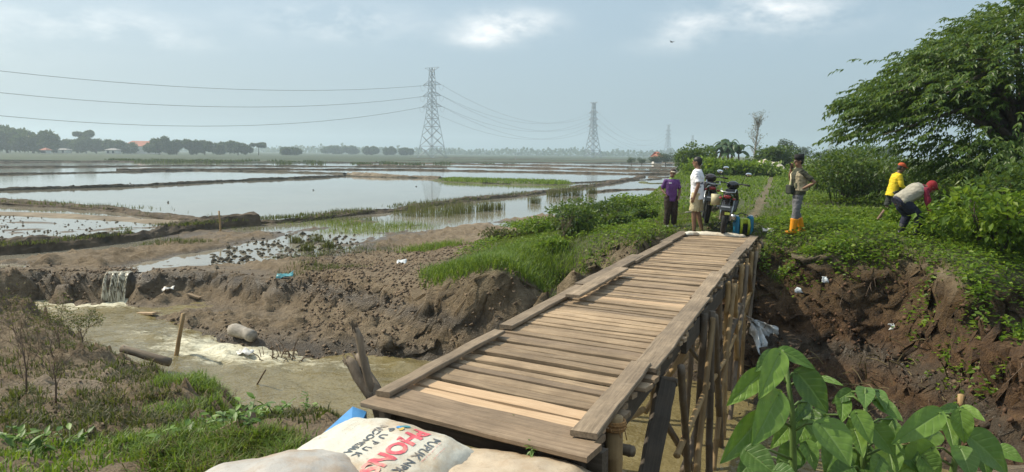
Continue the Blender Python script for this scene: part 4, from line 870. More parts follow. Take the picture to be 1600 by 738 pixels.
# green strip in the paddies, reeds standing in the water
c0, c1 = P(700, 283, PADDY), P(880, 288, PADDY)
u = rng.uniform(0, 1, 5000); x = c0.x + (c1.x - c0.x) * u + rng.normal(size=5000) * .4; y = c0.y + (c1.y - c0.y) * u + rng.normal(size=5000) * 1.6
V, f1, f2 = blades(np.stack([x, y, np.full(5000, PADDY + .1)], 1), rng.uniform(.15, .45, 5000), .09, .5); link('seedling_strip', npmesh('seedling_strip', V, [f1, f2]), M['bright'], kind='stuff', label='strip of bright green rice seedlings between the flooded fields', cat='rice')
ORD = ['first', 'second', 'third', 'fourth', 'fifth', 'sixth', 'seventh', 'eighth', 'ninth', 'tenth', 'eleventh', 'twelfth', 'thirteenth', 'fourteenth']
def reed_blades(px, py, n, r, h, wdt):
    c = P(px, py, PADDY); x = c.x + np.clip(rng.normal(size=n), -1.6, 1.6) * r; y = c.y + np.clip(rng.normal(size=n), -1.6, 1.6) * r * .7; return blades(np.stack([x, y, np.full(n, PADDY - .05)], 1), rng.uniform(.5, 1.1, n) * h, wdt, .35)
RD = sorted([(700, 334, .5, .8), (716, 333, .4, .8), (735, 331, .4, .75), (758, 330, .25, .8), (775, 328, .3, .7), (688, 338, .6, .7), (640, 338, .5, .6), (658, 332, .4, .7), (835, 318, .25, .7), (865, 308, .3, .9), (882, 306, .25, .8), (900, 306, .3, 1.), (925, 303, .25, .8)])
for k, (px, py, r, h) in enumerate(RD):
    V, f1, f2 = reed_blades(px, py, 170, r, h, .02); link('reed_tuft', npmesh('reed_tuft', V, [f1, f2]), M['reed'], label=ORD[k] + ' brownish reed tuft from the left in the shallow water behind the sand mound', cat='reeds', group='reed tufts at the edge of the mud flat')
for k, (px, py) in enumerate([(462, 380), (480, 392), (495, 378), (512, 388)]):
    V, f1, f2 = reed_blades(px, py, 120, .12, .42, .016); link('reed_tuft', npmesh('reed_tuft', V, [f1, f2]), M['reed'], label=ORD[k] + ' small reed tuft from the left in the shallow channel by the clods', cat='reeds', group='reed tufts in the shallow channel')
V = []; A1 = []; A2 = []; o = 0
for px in list(range(180, 345, 5)) + [352, 360, 368, 377, 384, 391, 433, 441, 455, 463, 486, 492, 520, 560, 566, 572, 600, 607, 615, 640, 655, 690, 700, 760, 800]:
    v, a, b_ = reed_blades(px, 252 + (px - 180) * .009 + rng.uniform(-1.6, 1.6), 70, 1.4, rng.uniform(.45, 1.0), .2); V.append(v); A1.append(a + o); A2.append(b_ + o); o += len(v)
link('far_reeds', npmesh('far_reeds', np.concatenate(V), [np.concatenate(A1), np.concatenate(A2)]), M['far'], kind='stuff', label='broken dark row of reeds far out in the flooded paddies', cat='reeds')
# clods sticking out of the shallow muddy water
def clods(name, lab, spots, base):
    V = []; F = []
    for x, y, s in spots:
        o = len(V); q = rng.normal(size=(6, 3)) * .25 + np.array([[1, 0, 0], [-1, 0, 0], [0, 1, 0], [0, -1, 0], [0, 0, .8], [0, 0, -.5]]); V += list(q * s + np.array([x, y, base + s * .2])); F += [(o + a, o + b, o + c) for a, b, c in ((0, 2, 4), (2, 1, 4), (1, 3, 4), (3, 0, 4), (2, 0, 5), (1, 2, 5), (3, 1, 5), (0, 3, 5))]
    link(name, npmesh(name, np.array(V), [np.array(F)], True), M['bundd'], kind='stuff', label=lab, cat='clods')
sp_ = []
for _ in range(900):
    px, py = rng.uniform(-40, 360), rng.uniform(326, 392); 
    if py > 392 - .1 * px - 4 or py < 328 + .05 * px or fbm(np.array(px * .02), np.array(py * .06), 4, 3) < -.12: continue
    p = P(px, py, PADDY); sp_.append((p.x, p.y, rng.uniform(.02, .065)))
for _ in range(500):
    px = rng.uniform(330, 560); py = rng.uniform(365, 425) ; p = P(px, py, PADDY); sp_.append((p.x, p.y, rng.uniform(.03, .10)))
for _ in range(6): p = P(rng.uniform(100, 700), rng.uniform(285, 330), PADDY); sp_.append((p.x, p.y, rng.uniform(.08, .16)))
clods('mud_clods', 'dark mud clods poking out of the shallow flooded field', sp_, PADDY - .01)
sp_ = []
for _ in range(2800):
    px = rng.uniform(470, 770); py = rng.uniform(390, 470); p = P(px, py, -1.33); sp_.append((p.x, p.y, rng.uniform(.015, .05), ))
V = []; F = []
for bank, nn in ((lipL, 1100), (footL, 600), (footR, 500), (midL, 300)):
    for _ in range(nn):
        i = rng.integers(0, len(bank) - 1); p = bank[i].lerp(bank[i + 1], rng.uniform()); sp_.append((p.x + rng.normal() * .25, p.y + rng.normal() * .3, rng.uniform(.015, .05)))
for _ in range(1100): p = P(rng.uniform(-20, 340), rng.uniform(520, 735), -1.3); sp_.append((p.x, p.y, rng.uniform(.008, .03)))
for x, y, s in sp_:
    zb = hs(x, y)
    o = len(V); q = rng.normal(size=(6, 3)) * .25 + np.array([[1, 0, 0], [-1, 0, 0], [0, 1, 0], [0, -1, 0], [0, 0, .8], [0, 0, -.5]]); V += list(q * s + np.array([x, y, zb + s * .15])); F += [(o + a, o + b, o + c) for a, b, c in ((0, 2, 4), (2, 1, 4), (1, 3, 4), (3, 0, 4), (2, 0, 5), (1, 2, 5), (3, 1, 5), (0, 3, 5))]
M['clod'] = simple('earth_clod', (.15, .108, .07), .95, var=.5, scale=3)
link('earth_clods', npmesh('earth_clods', np.array(V), [np.array(F)], True), M['clod'], kind='stuff', label='loose earth clods along the banks and the dry mud', cat='clods')
# straw and roots debris under the bridge and on the wall
V = []
mb = MB(); rr = random.Random(3)
for _ in range(420):
    if rr.random() < .6: px, py, Y = rr.uniform(1020, 1180), rr.uniform(440, 620), None; p = P(px, py, -1.9)
    else: p = P(rr.uniform(1200, 1580), 500, -1.0); p = footR[rr.randrange(1, 5)].lerp(lipR[rr.randrange(2, 8)], rr.uniform(.1, .7))
    p.z = hs(p.x, p.y) + .03; d = Vector((rr.gauss(0, 1), rr.gauss(0, 1), rr.gauss(0, .6))).normalized() * rr.uniform(.1, .4); mb.tube([p, p + d * .5 + Vector((0, 0, .03)), p + d], rr.uniform(.004, .011), 4)
mb.build('straw_debris', M['drygrass'], None, kind='stuff', label='straw, sticks and roots washed up under the bridge', cat='debris')
mb = MB()
for _ in range(160):
    p = P(432, 540, -1.95); p = p + Vector((rr.gauss(0, .22), rr.gauss(0, .12), 0)); p.z = hs(p.x, p.y) + .05; d = Vector((rr.gauss(0, .5), rr.gauss(0, .4), rr.uniform(.1, 1))).normalized() * rr.uniform(.15, .5); mb.tube([p, p + d * .6, p + d + Vector((0, 0, -.1))], rr.uniform(.006, .014), 4)
mb.build('root_tangle', M['twig'], None, label='dark tangle of roots at the foot of the mud bank beside the pale log', cat='roots')
# ---------------------------------------------------------------- bushes, trees
def leaf_cloud(cs, n, ln, wd, droopdir=0.0, seed=0):
    """leaves spread through lumpy ellipsoids cs: (cx,cy,cz,rx,ry,rz)"""
    r = np.random.default_rng(seed); w_ = np.array([c[3] * c[4] * c[5] for c in cs]); w_ = w_ / w_.sum(); idx = r.choice(len(cs), n, p=w_); Cc = np.array(cs)[idx]
    d = rdir(n, r); rad = r.uniform(.25, 1.0, n) ** .45 * (1 + .25 * fbm(d[:, 0] * 3 + idx, d[:, 2] * 3 + d[:, 1] * 2, seed, 3))
    p = Cc[:, :3] + d * Cc[:, 3:] * rad[:, None]
    ld = unit(d * .7 + rdir(n, r) * .8 - np.array([0, 0, droopdir])); nr = unit(rdir(n, r) * .7 + np.array([0, 0, .8]))
    return leaves(p, ld, nr, ln * r.uniform(.6, 1.3, n), wd * r.uniform(.6, 1.3, n), .12, .1)
def plant(name, lab, cat, loc, cs, n, ln, wd, mt, trunk=None, bark='bark', group=None, droop=.2, seed=0, parts=('foliage', 'stems')):
    root = empty(name, loc, label=lab, cat=cat, group=group); V, F = leaf_cloud(cs, n, ln, wd, droop, seed); link(parts[0], npmesh(parts[0], V, [F]), M[mt], root)
    mb = MB(); rr = random.Random(seed)
    if trunk:
        h, r0 = trunk; mb.tube([(0, 0, -.15), (rr.uniform(-.1, .1) * h, rr.uniform(-.1, .1) * h, h * .5), (rr.uniform(-.12, .12) * h, 0, h)], [r0 * 1.3, r0, r0 * .7], 7)
        for c in cs: mb.tube([(0, 0, h * .7), (c[0] * .5, c[1] * .5, (h * .7 + c[2]) / 2 + .05 * h), (c[0], c[1], c[2])], [r0 * .5, r0 * .35, r0 * .12], 5)
    else:
        for c in cs:
            for j in range(3): mb.tube([(c[0] * .3, c[1] * .3, -.1), (c[0] * .6 + rr.uniform(-.1, .1), c[1] * .6, c[2] * .6), (c[0] + rr.uniform(-.5, .5) * c[3], c[1] + rr.uniform(-.5, .5) * c[4], c[2] + c[5] * .6)], [.018, .012, .004], 5)
    mb.build(parts[1], M[bark], root, True); return root
def lumps(rx, ry, h, n, seed, z0=.0):
    r = random.Random(seed); return [(r.uniform(-.6, .6) * rx, r.uniform(-.6, .6) * ry, z0 + h * r.uniform(.35, .75), rx * r.uniform(.35, .6), ry * r.uniform(.35, .6), h * r.uniform(.25, .42)) for _ in range(n)]
def ground_at(px, py, z): p = P(px, py, z); p.z = hs(p.x, p.y); return p
SL = 'bushes on the embankment slope left of the bridge'
for i, (px, py, z, rx, h, n, mt, lab) in enumerate([(890, 380, -.45, .75, 1.15, 1500, 'bush', 'leafy dark green sapling bush in the middle of the slope'), (935, 350, -.6, 1.1, .95, 2200, 'bush', 'broad bush right of the sapling, below the man in purple'), (985, 340, -.45, 1.1, .8, 2000, 'weed', 'low pale green bush nearest the man in purple'), (845, 372, -.7, .9, .6, 1300, 'weed', 'low spreading bush left of the sapling'), (820, 345, -1.1, 1.0, .55, 1100, 'weed', 'light green creeper bush at the edge of the mud flat'), (905, 330, -1.1, 1.5, .9, 1700, 'weed', 'yellow-green bush at the water edge behind the sapling'), (960, 365, -.3, .5, .45, 700, 'bush', 'small dark bush in front of the broad one'), (865, 395, -.5, .45, .35, 600, 'weed', 'knee-high weed bush near the kerb of the bridge'), (790, 372, -.8, .7, .4, 700, 'olive', 'thin olive bush on the bare slope'), (1005, 350, -.15, .35, .5, 500, 'bush', 'small round bush just left of the man in purple')]):
    plant('bush', lab, 'bush', ground_at(px, py, z), lumps(rx, rx * .8, h * .72, 9, i), n, .10, .06, mt, group=SL, seed=300 + i)
# right-hand thicket in front of the big tree
TH = 'thicket bushes under the big tree'
for i, (px, py, rx, h, n, mt, lab) in enumerate([(1310, 322, 1.8, 1.75, 3600, 'bush', 'rounded thicket bush right behind the man in orange boots'), (1365, 318, 1.6, 1.5, 2800, 'bush', 'dark bush left of the man in yellow'), (1270, 300, 1.8, 1.6, 2400, 'weed', 'pale bush far behind the man in orange boots'), (1340, 296, 2.6, 2.2, 3200, 'bush', 'tall hedge-like bush in the middle of the thicket'), (1460, 372, .8, .65, 1500, 'weed', 'low bush at the feet of the bending man'), (1500, 352, 1.1, 1.1, 2200, 'bush', 'dark bush right of the bending man'), (1545, 400, 1.2, 1.0, 2600, 'weed', 'green bush at the right end of the bank top'), (1590, 380, 1.2, 1.6, 2600, 'bush', 'dark tall bush at the right edge under the tree'), (1540, 350, 1.4, 1.6, 2600, 'bush', 'shaded bush beneath the tree trunk'), (1430, 325, 1.2, 1.2, 1900, 'bush', 'bush between the man in yellow and the tree trunk'), (1620, 440, 1.0, .9, 2200, 'weed', 'bush hanging over the red bank at the right edge')]):
    plant('bush', lab, 'bush', ground_at(px, py, 0), lumps(rx, rx * .9, h, 9, 50 + i), n, .13, .08, mt, group=TH, seed=400 + i)
plant('bush', 'tall leafy shrub behind the man in the white shirt', 'bush', P(1088, 270, 0), lumps(2.2, 2, 3.0, 9, 71), 2600, .3, .2, 'bush', seed=471)
plant('bush', 'low grassy shrub behind the motorcycles', 'bush', P(1140, 275, 0), lumps(4, 2, 1.3, 9, 72), 2200, .4, .2, 'weed', seed=472)
plant('bush', 'rounded shrub at the foot of the bare tree', 'bush', P(1215, 268, 0), lumps(3.2, 2, 2.6, 9, 73), 2600, .4, .25, 'bush', seed=473)
plant('bush', 'yellow-green shrub left of the pale heap', 'bush', P(1178, 276, 0), lumps(2.5, 1.5, 1.0, 7, 74), 1500, .3, .2, 'bright', seed=474)
# big spreading tree
TB = Vector((13.35, 20.0, 0)); TB.z = hs(TB.x, TB.y)
bigtree = empty('spreading_tree', TB, label='large dark green tree with drooping leaf sprays filling the right edge', cat='tree')
mb = MB(); mb.tube([(0, 0, -.3), (.05, 0, .8), (0, .1, 1.8), (.3, 0, 2.8)], [.36, .28, .25, .2], 10); mb.build('trunk', M['bark'], bigtree, True)
rr = random.Random(12); tips = []
def env_z(dx):      # crown outline above the trunk base, measured from the photograph
    return np.interp(dx, [-4.6, -3.8, -2.8, -1.2, .7, 2.4, 3.9, 5.9, 8.0], [2.85, 3.5, 4.2, 5.25, 6.3, 7.1, 7.4, 6.8, 4.4])
limb_mb = []
for i in range(30):
    az = rr.uniform(0, 6.283) if i > 9 else (math.pi + rr.uniform(-.75, .75)); ex = 5.6 if math.cos(az) > 0 else 4.3
    reach = ex * rr.uniform(.6, 1.0); dx = reach * math.cos(az); dy = reach * math.sin(az) * .85
    ztop = float(env_z(dx)) * rr.uniform(.55, .98); ztop = max(ztop, 1.3); s0 = Vector((rr.uniform(0, .2), rr.uniform(-.1, .1), rr.uniform(1.4, 2.8)))
    e = Vector((dx, dy, ztop)); m1 = s0.lerp(e, .45) + Vector((0, 0, .5 + .12 * reach)); m2 = s0.lerp(e, .8) + Vector((0, 0, .35)); pts_ = [s0, s0.lerp(m1, .5) + Vector((0, 0, .15)), m1, m2, e]
    MB().tube(pts_, [.10, .08, .055, .032, .01], 6).build('limb', M['bark'], bigtree, True); 
    for k in range(46):
        t_ = rr.uniform(.25, 1.0); seg = t_ * 4; j = min(3, int(seg)); tips.append(pts_[j].lerp(pts_[j + 1], seg - j) + Vector((rr.gauss(0, .38), rr.gauss(0, .38), rr.gauss(0, .22))))
for _ in range(5600):
    dx = rr.uniform(-4.6, 6.5); zt = float(env_z(dx)); dy = rr.gauss(0, 1.7) * max(.35, 1 - (dx - 1.5) ** 2 / 45); z = zt - abs(rr.gauss(0, 1.25)) - .15 * abs(dy) ** 1.4
    low = .7 + 1.25 * max(0, min(1, (-dx - 1.2) / 2.6))
    if z > low and fbm(np.array(dx * .9 + dy * .3), np.array(z * 1.7), 88, 3) > -.14: tips.append(Vector((dx, dy, z)))
for _ in range(1300): tips.append(Vector((rr.uniform(-2.6, 5), rr.uniform(-3.4, -.3), rr.uniform(.3, 2.0))))
for _ in range(900): tips.append(Vector((rr.uniform(-2.4, 5), rr.gauss(0, 1.3), rr.uniform(.5, 2.2))))
T = np.array([tuple(p) for p in tips]); n = len(T); ctr = np.array([.8, 0, 2.0])
odir = unit((T - ctr) * np.array([1, 1, .35]) + rng.normal(size=(n, 3)) * .8)
C_, D_, N_ = [], [], []
for k in range(11):
    sp_a = rng.uniform(-1, 1, n)[:, None]; side = unit(np.cross(odir, np.array([0, 0, 1.]))) 
    pos = T + odir * (k * .035)[..., None] if False else T + odir * (.035 * k) - np.array([0, 0, 1]) * (.0012 * k * k)
    sgn = 1 if k % 2 else -1
    C_.append(pos); D_.append(unit(odir * .7 + side * sgn * .75 - np.array([0, 0, .62]) + rng.normal(size=(n, 3)) * .25)); N_.append(unit(np.array([0, 0, 1]) + rng.normal(size=(n, 3)) * .35))
V, F = leaves(np.concatenate(C_), np.concatenate(D_), np.concatenate(N_), rng.uniform(.10, .18, n * 11), rng.uniform(.042, .068, n * 11), .12, .18)
link('crown', npmesh('crown', V, [F]), M['tree'], bigtree)
# banana clump
bc = P(1132, 263, 0); bn = empty('banana_clump', bc, label='clump of banana plants with arching fronds behind the motorcycles', cat='banana plant')
M['banana'] = leafmat('banana_leaf', (.02, .05, .02), (.05, .10, .035), .3, .4); M['bdry'] = simple('dry_banana_leaf', (.20, .12, .06), .8, var=.4, scale=2)
for i, (ox, oy, h) in enumerate(((-1.3, 0, 2.2), (.6, .8, 2.8), (1.7, -.3, 2.0), (-.2, -.6, 1.8))):
    MB().tube([(ox, oy, -.2), (ox + .05, oy, h * .6), (ox, oy, h)], [.17, .13, .09], 8).build('stem', M['bark'], bn, True)
    for k in range(13):
        a = k * .7 + i; rch = rr.uniform(1.4, 2.3); up = rr.uniform(.5, 1.6); mb = MB(); V = []; m = 8
        for j in range(m + 1):
            t_ = j / m; c = Vector((ox + math.cos(a) * rch * t_, oy + math.sin(a) * rch * t_, h + up * math.sin(t_ * 2.1) - .9 * t_ * t_)); s_ = Vector((-math.sin(a), math.cos(a), 0)) * (.42 * math.sin(math.pi * min(1, t_ * .92 + .08)) ** .6); V += [c + s_ - Vector((0, 0, .12)), c, c - s_ - Vector((0, 0, .12))]
        mb.add(V, [(j * 3 + q, j * 3 + q + 1, j * 3 + q + 4, j * 3 + q + 3) for j in range(m) for q in range(2)]).build('frond', M['banana'], bn)
for k in range(5): MB().tube([(-1.2 + k * .5, -.3, 2.0), (-1.4 + k * .55, -.5, 1.3), (-1.4 + k * .55, -.4, .5)], [(.05, .02), (.2, .03), (.12, .02)], 6).build('dead_frond', M['bdry'], bn)
# slender, nearly leafless tree
st = P(1177, 262, 0); sl_ = empty('slender_tree', st, label='slender pale tree with almost bare branches right of the banana plants', cat='tree')
mb = MB(); mb.tube([(0, 0, -.2), (.1, 0, 2.0), (.25, 0, 4.0), (.5, .1, 5.6), (.6, 0, 7.2)], [.17, .14, .11, .07, .02], 7); mb.build('trunk', M['palebark'], sl_, True)
mb = MB(); tw = []
for k in range(46):
    z = rr.uniform(1.6, 6.6); a = rr.uniform(0, 6.283); l = rr.uniform(.6, 1.7) * (1 - .4 * abs(z - 4.2) / 3); s0 = Vector((.06 * z, 0, z)); e = s0 + Vector((math.cos(a) * l * .7, math.sin(a) * l * .7, l * 1.1)); mb.tube([s0, s0.lerp(e, .5) + Vector((0, 0, -.05)), e], [.045, .03, .012], 5)
    for _ in range(3): q = s0.lerp(e, rr.uniform(.4, 1)); e2 = q + Vector((rr.gauss(0, .35), rr.gauss(0, .35), rr.uniform(.2, .7))); mb.tube([q, e2], [.02, .007], 4); tw.append(e2)
mb.build('branches', M['palebark'], sl_, True)
T = np.array([tuple(p) for p in tw]); T = np.repeat(T, 4, 0) + rng.normal(size=(len(T) * 4, 3)) * .15; V, F = leaves(T, rdir(len(T)), rdir(len(T)), .16, .09); link('leaves', npmesh('leaves', V, [F]), M['olive'], sl_)
# mid-distance trees on the right
def tree(px, py, z, wpx, hpx, lab, mt='far', n=1500, lsz=.05, seed=0, trunkh=.3, name='tree', group=None, Y=None, flat=1.0):
    b = P(px, py, z) if Y is None else PY(px, py, Y)
    if Y is not None: b.z = z
    W_ = wpx / FPX * b.y; H_ = hpx / FPX * b.y; r = random.Random(seed); cs = []
    for k in range(9): cs.append((r.uniform(-.36, .36) * W_, r.uniform(-.3, .3) * W_, H_ * (trunkh + (1 - trunkh) * r.uniform(.3, .72)), W_ * r.uniform(.16, .27), W_ * r.uniform(.16, .27), H_ * (1 - trunkh) * r.uniform(.2, .32) * flat))
    return plant(name, lab, 'tree', b, cs, n, W_ * lsz * 1.6, W_ * lsz, mt, (H_ * (trunkh + .25), W_ * .025), group=group, seed=seed, parts=('crown', 'trunk'))
RT = 'trees beyond the path'
for i, a in enumerate([(1225, 258, 36, 42, 'round dark tree just left of the man in the black cap', 170), (1197, 259, 40, 30, 'low rounded tree right of the slender bare tree', 140), (1257, 256, 26, 24, 'small hazy tree right of the black cap', 260), (1282, 256, 26, 18, 'reddish-green low tree in front of the distant pylon', 260), (1305, 254, 30, 20, 'hazy tree at the left tip of the big crown', 330), (1338, 254, 44, 26, 'wide hazy tree behind the left end of the big crown', 300), (1380, 256, 50, 30, 'hazy tree glimpsed under the big crown', 280), (1205, 252, 30, 22, 'faint tree between the slender tree and the round tree', 300)]):
    tree(a[0], a[1], -.1, a[2], a[3], a[4], 'far', 1500, .045, 600 + i, group=RT, Y=a[5], trunkh=.12)
for i, a in enumerate([(987, 254, 13, 12, 'leftmost small round tree at the end of the paddies'), (1003, 254, 15, 11, 'second small round tree at the end of the paddies'), (1022, 254, 18, 15, 'tree in front of the red-roofed house at right'), (1040, 254, 26, 21, 'taller tree right of the red-roofed house'), (1058, 255, 22, 18, 'tree nearest the man in the white shirt in the far clump')]):
    tree(a[0], a[1], -1.3, a[2], a[3], a[4], 'far', 1200, .05, 640 + i, group='far tree clump behind the man in purple', Y=230, trunkh=.15)
# far tree line across the paddies (left)
LT = 'tree line beyond the flooded paddies'
LL = [(12, 58, 36, 'big domed tree at the left edge of the horizon', 420), (52, 52, 30, 'rounded tree second from the left on the horizon', 420), (76, 22, 22, 'tree stepping down at the end of the tall left grove', 425), (-12, 40, 30, 'tree cut by the left edge of the picture', 420), (98, 22, 15, 'low tree left of the umbrella-topped tree', 470), (122, 30, 20, 'tree mass below the umbrella-topped tree', 470), (150, 30, 20, 'tree mass right of the umbrella-topped tree', 470), (178, 28, 15, 'low tree left of the long red roof', 470), (249, 28, 20, 'round tree right of the long red roof', 440), (276, 24, 16, 'tree left of the square-topped tree', 450), (300, 26, 17, 'square-topped tree in the line', 450), (320, 20, 17, 'slightly taller tree right of the square-topped one', 450), (344, 24, 12, 'low tree near the lone umbrella tree', 480), (372, 28, 14, 'pointed tree left of the lone umbrella tree', 470), (404, 18, 13, 'lone small umbrella tree on the horizon', 480), (448, 28, 7, 'low flat tree right of the lone umbrella tree', 520), (135, 22, 30, 'umbrella-topped tree rising over the left tree line', 475), (205, 20, 12, 'tree in front of the left end of the long red roof', 480), (386, 14, 8, 'tiny shrub-like tree beside the lone umbrella tree', 480), (520, 22, 7, 'low hazy tree left of the big pylon', 800), (545, 18, 8, 'hazy tree in the far line left of the big pylon', 800), (580, 18, 9, 'hazy bushy tree nearer the big pylon', 700), (608, 14, 9, 'hazy dark tree just left of the big pylon', 700), (634, 16, 7, 'hazy tree left of the pylon legs', 700)]
for i, (px, wp, hp, lab, Y) in enumerate(LL):
    um = lab.startswith(('umbrella', 'lone small')); flat = .6 if um else 1.0; th = .6 if um else .06
    wp = wp * (1.35 if px > 430 else 1.15); hp = hp * (.8 if px > 430 else 1)
    tree(px, 240, PADDY, wp, hp + 7, lab, 'far', 4200, .07, 700 + i, group=LT, Y=Y, trunkh=th, flat=flat)
# the far wood along the horizon reads as one mass
n = 9000; px = rng.uniform(-200, 1100, n); Yd = rng.uniform(1200, 1700, n); X = (px - 800) / FPX * Yd; hgt = 9 + 5 * fbm(px * .03, px * 0, 6, 4) + 4 * fbm(px * .2, px * 0, 16, 2)
p = np.stack([X, Yd, PADDY + np.abs(hgt) * rng.uniform(0, 1, n)], 1); V, F = leaves(p, rdir(n), rdir(n), 5.5, 4.5); link('distant_wood', npmesh('distant_wood', V, [F]), M['far'], kind='stuff', label='hazy blue band of distant woods along the horizon', cat='wood')
# ---------------------------------------------------------------- buildings
M['rtile'] = simple('red_roof_tiles', (.36, .12, .07), .8, var=.25, scale=.6); M['plaster'] = simple('pale_plaster', (.62, .60, .55), .8, var=.15, scale=.4); M['shade'] = simple('window_dark', (.03, .035, .04), .3)
M['rust'] = simple('weathered_sheet', (.28, .26, .25), .7, var=.3, scale=.5)
def house(px, py, Y, wpx, hw, hr, dep, lab, roofm='rtile', name='house'):
    c = PY(px, py, Y); W_ = wpx / FPX * Y; root = empty(name, (c.x, c.y, PADDY), label=lab, cat='building')
    MB().box((0, 0, hw / 2), (W_, dep, hw)).build('wall', M['plaster'], root); o = .6
    rf = MB().add([(-W_ / 2 - o, -dep / 2 - o, hw + .02), (W_ / 2 + o, -dep / 2 - o, hw + .02), (W_ / 2 + o, dep / 2 + o, hw + .02), (-W_ / 2 - o, dep / 2 + o, hw + .02), (-W_ / 2 + dep * .3, 0, hw + hr), (W_ / 2 - dep * .3, 0, hw + hr)], [(0, 1, 5, 4), (2, 3, 4, 5), (1, 2, 5), (3, 0, 4), (3, 2, 1, 0)]).build('roof', M[roofm], root)
    n = max(2, int(W_ / 5))
    for k in range(n):
        x = -W_ / 2 + (k + .5) * W_ / n; w_ = MB().box((x, -dep / 2 - .03, hw * .5), (1.4, .06, 1.5)).build('window', M['shade'], root); MB().box((x, -dep / 2 - .05, hw * .5 - .85), (1.7, .14, .12)).build('sill', M['plaster'], w_)
    return root
house(222, 236, 500, 46, 5.0, 3.6, 12, 'long building with a red hipped roof among the far trees'); house(1026, 246, 260, 10, 2.4, 1.8, 6, 'small red-roofed house behind the trees at the end of the paddies')
house(98, 239, 455, 20, 2.2, .8, 6, 'low pale shed at the foot of the left tree line', 'rust', 'shed'); house(177, 239, 455, 16, 2.4, 1.0, 6, 'pale shed roof between the left tree mass and the red roof', 'rust', 'shed'); house(72, 240, 410, 8, 2.0, 1.4, 5, 'tiny red-roofed hut at the foot of the left grove', 'rtile', 'hut')
# ---------------------------------------------------------------- pylons and lines
def pylon(px, ybase, ytop, Y, rz, lab, th=.22, arms=True):
    c = PY(px, ybase, Y); root = empty('lattice_pylon', (c.x, c.y, PADDY), rz, label=lab, cat='pylon', group='high-voltage pylons'); ztop = PY(px, ytop, Y).z - PADDY; H_ = ztop
    fr = lambda f: f * H_
    lev = [0, .13, .25, .35, .44, .51, .57, .63, .69, .75, .81, .87, .93, 1.0]
    def half(f): return np.interp(f, [0, .44, .60, .80, 1.0], [.116, .052, .036, .028, .02]) * H_ 
    def corner(f, k): h = half(f); return Vector(((1, 1, -1, -1)[k] * h, (1, -1, -1, 1)[k] * h, fr(f)))
    for k in range(4):
        mb = MB()
        for a, b in zip(lev[:-1], lev[1:]): mb.beam(corner(a, k), corner(b, k), th * 1.3, th * 1.3)
        mb.build('leg', M['metal'], root)
    for k in range(4):
        mb = MB()
        for j, (a, b) in enumerate(zip(lev[:-1], lev[1:])):
            mb.beam(corner(a, k), corner(b, (k + 1) % 4), th, th); mb.beam(corner(a, (k + 1) % 4), corner(b, k), th, th)
            if j in (1, 3, 4, 7, 10, 12): mb.beam(corner(a, k), corner(a, (k + 1) % 4), th, th)
        mb.build('lattice_bracing', M['metal'], root)
    tips = []
    for f, ln in ((.57, .15), (.69, .14), (.81, .135)):
        for s_ in (-1, 1):
            tip = Vector((s_ * ln * H_, 0, fr(f) - .002 * H_)); mb = MB(); h = half(f); h2 = half(f + .045)
            for sy_ in (-1, 1): mb.beam((s_ * h, sy_ * h, fr(f)), tip, th, th); mb.beam((s_ * h2, sy_ * h2, fr(f + .045)), tip, th, th)
            for q in (.3, .6): mb.beam(Vector((s_ * h, h, fr(f))).lerp(tip, q), Vector((s_ * h2, h2, fr(f + .045))).lerp(tip, q), th * .8, th * .8); mb.beam(Vector((s_ * h, h, fr(f))).lerp(tip, q), Vector((s_ * h, -h, fr(f))).lerp(tip, q), th * .8, th * .8)
            arm = mb.build('crossarm', M['metal'], root); tips.append(tip)
            mb = MB(); mb.tube([tip + Vector((0, 2.2, 0)), tip + Vector((0, 1.4, -2.4)), tip + Vector((0, 0, -3.2)), tip + Vector((0, -1.4, -2.4)), tip + Vector((0, -2.2, 0))], .05, 5); mb.build('jumper_loop', M['wire'], arm)
    mb = MB()
    for s_ in (-1, 1): mb.beam((0, 0, H_ * .955), (s_ * .105 * H_, 0, H_ * 1.0), th, th); mb.beam((0, 0, H_ * 1.0), (s_ * .105 * H_, 0, H_ * 1.0), th, th)
    mb.build('earth_wire_arm', M['metal'], root)
    m = Matrix.Rotation(rz, 4, 'Z'); return root, [Vector(root.location) + m.to_3x3() @ t_ for t_ in tips]
T1 = pylon(675, 245, 106, 430, R(-35), 'largest lattice pylon, standing left of centre in the paddies', .20)
T2 = pylon(926, 247, 160, 690, R(-58), 'second lattice pylon, right of the largest one', .34)
T3 = pylon(1043, 247, 195, 1150, R(-60), 'third lattice pylon, small and hazy above the red-roofed house', .28)
T4 = pylon(1081, 248, 212, 1600, R(-60), 'fourth lattice pylon, faint beside the banana plants', .5)
T5 = pylon(1297, 248, 206, 1300, R(-60), 'faint lattice pylon at the left tip of the big tree', .42)
def wire(a, b, sag, r, lab, grp):
    pts_ = [a.lerp(b, k / 24) - Vector((0, 0, sag * 4 * (k / 24) * (1 - k / 24))) for k in range(25)]; MB().tube(pts_, r, 5).build('power_line', M['wire'], None, True, label=lab, cat='power line', group=grp)
nm = ('lower', 'middle', 'upper')
for k in range(3):
    tip = T1[1][2 * k]; px, py = (0, (181, 145, 111)[k]); q = PY(px, py, 285); b = tip + (q - tip) * 1.5; b.z = tip.z; t_ = 1 / 1.5
    sag = (tip.z - q.z) / (4 * t_ * (1 - t_)); wire(tip, b, max(2, sag), .11, nm[k] + ' power line running from the largest pylon to the left edge', 'power lines left of the largest pylon')
for k in range(6): wire(T1[1][k], T2[1][k], 15, .065, nm[k // 2] + (' far-side' if k % 2 == 0 else ' near-side') + ' power line between the largest and second pylon', 'power lines between the first two pylons')
for k in range(6): wire(T2[1][k], T3[1][k], 20, .06, nm[k // 2] + (' far-side' if k % 2 == 0 else ' near-side') + ' faint power line right of the second pylon', 'power lines right of the second pylon')
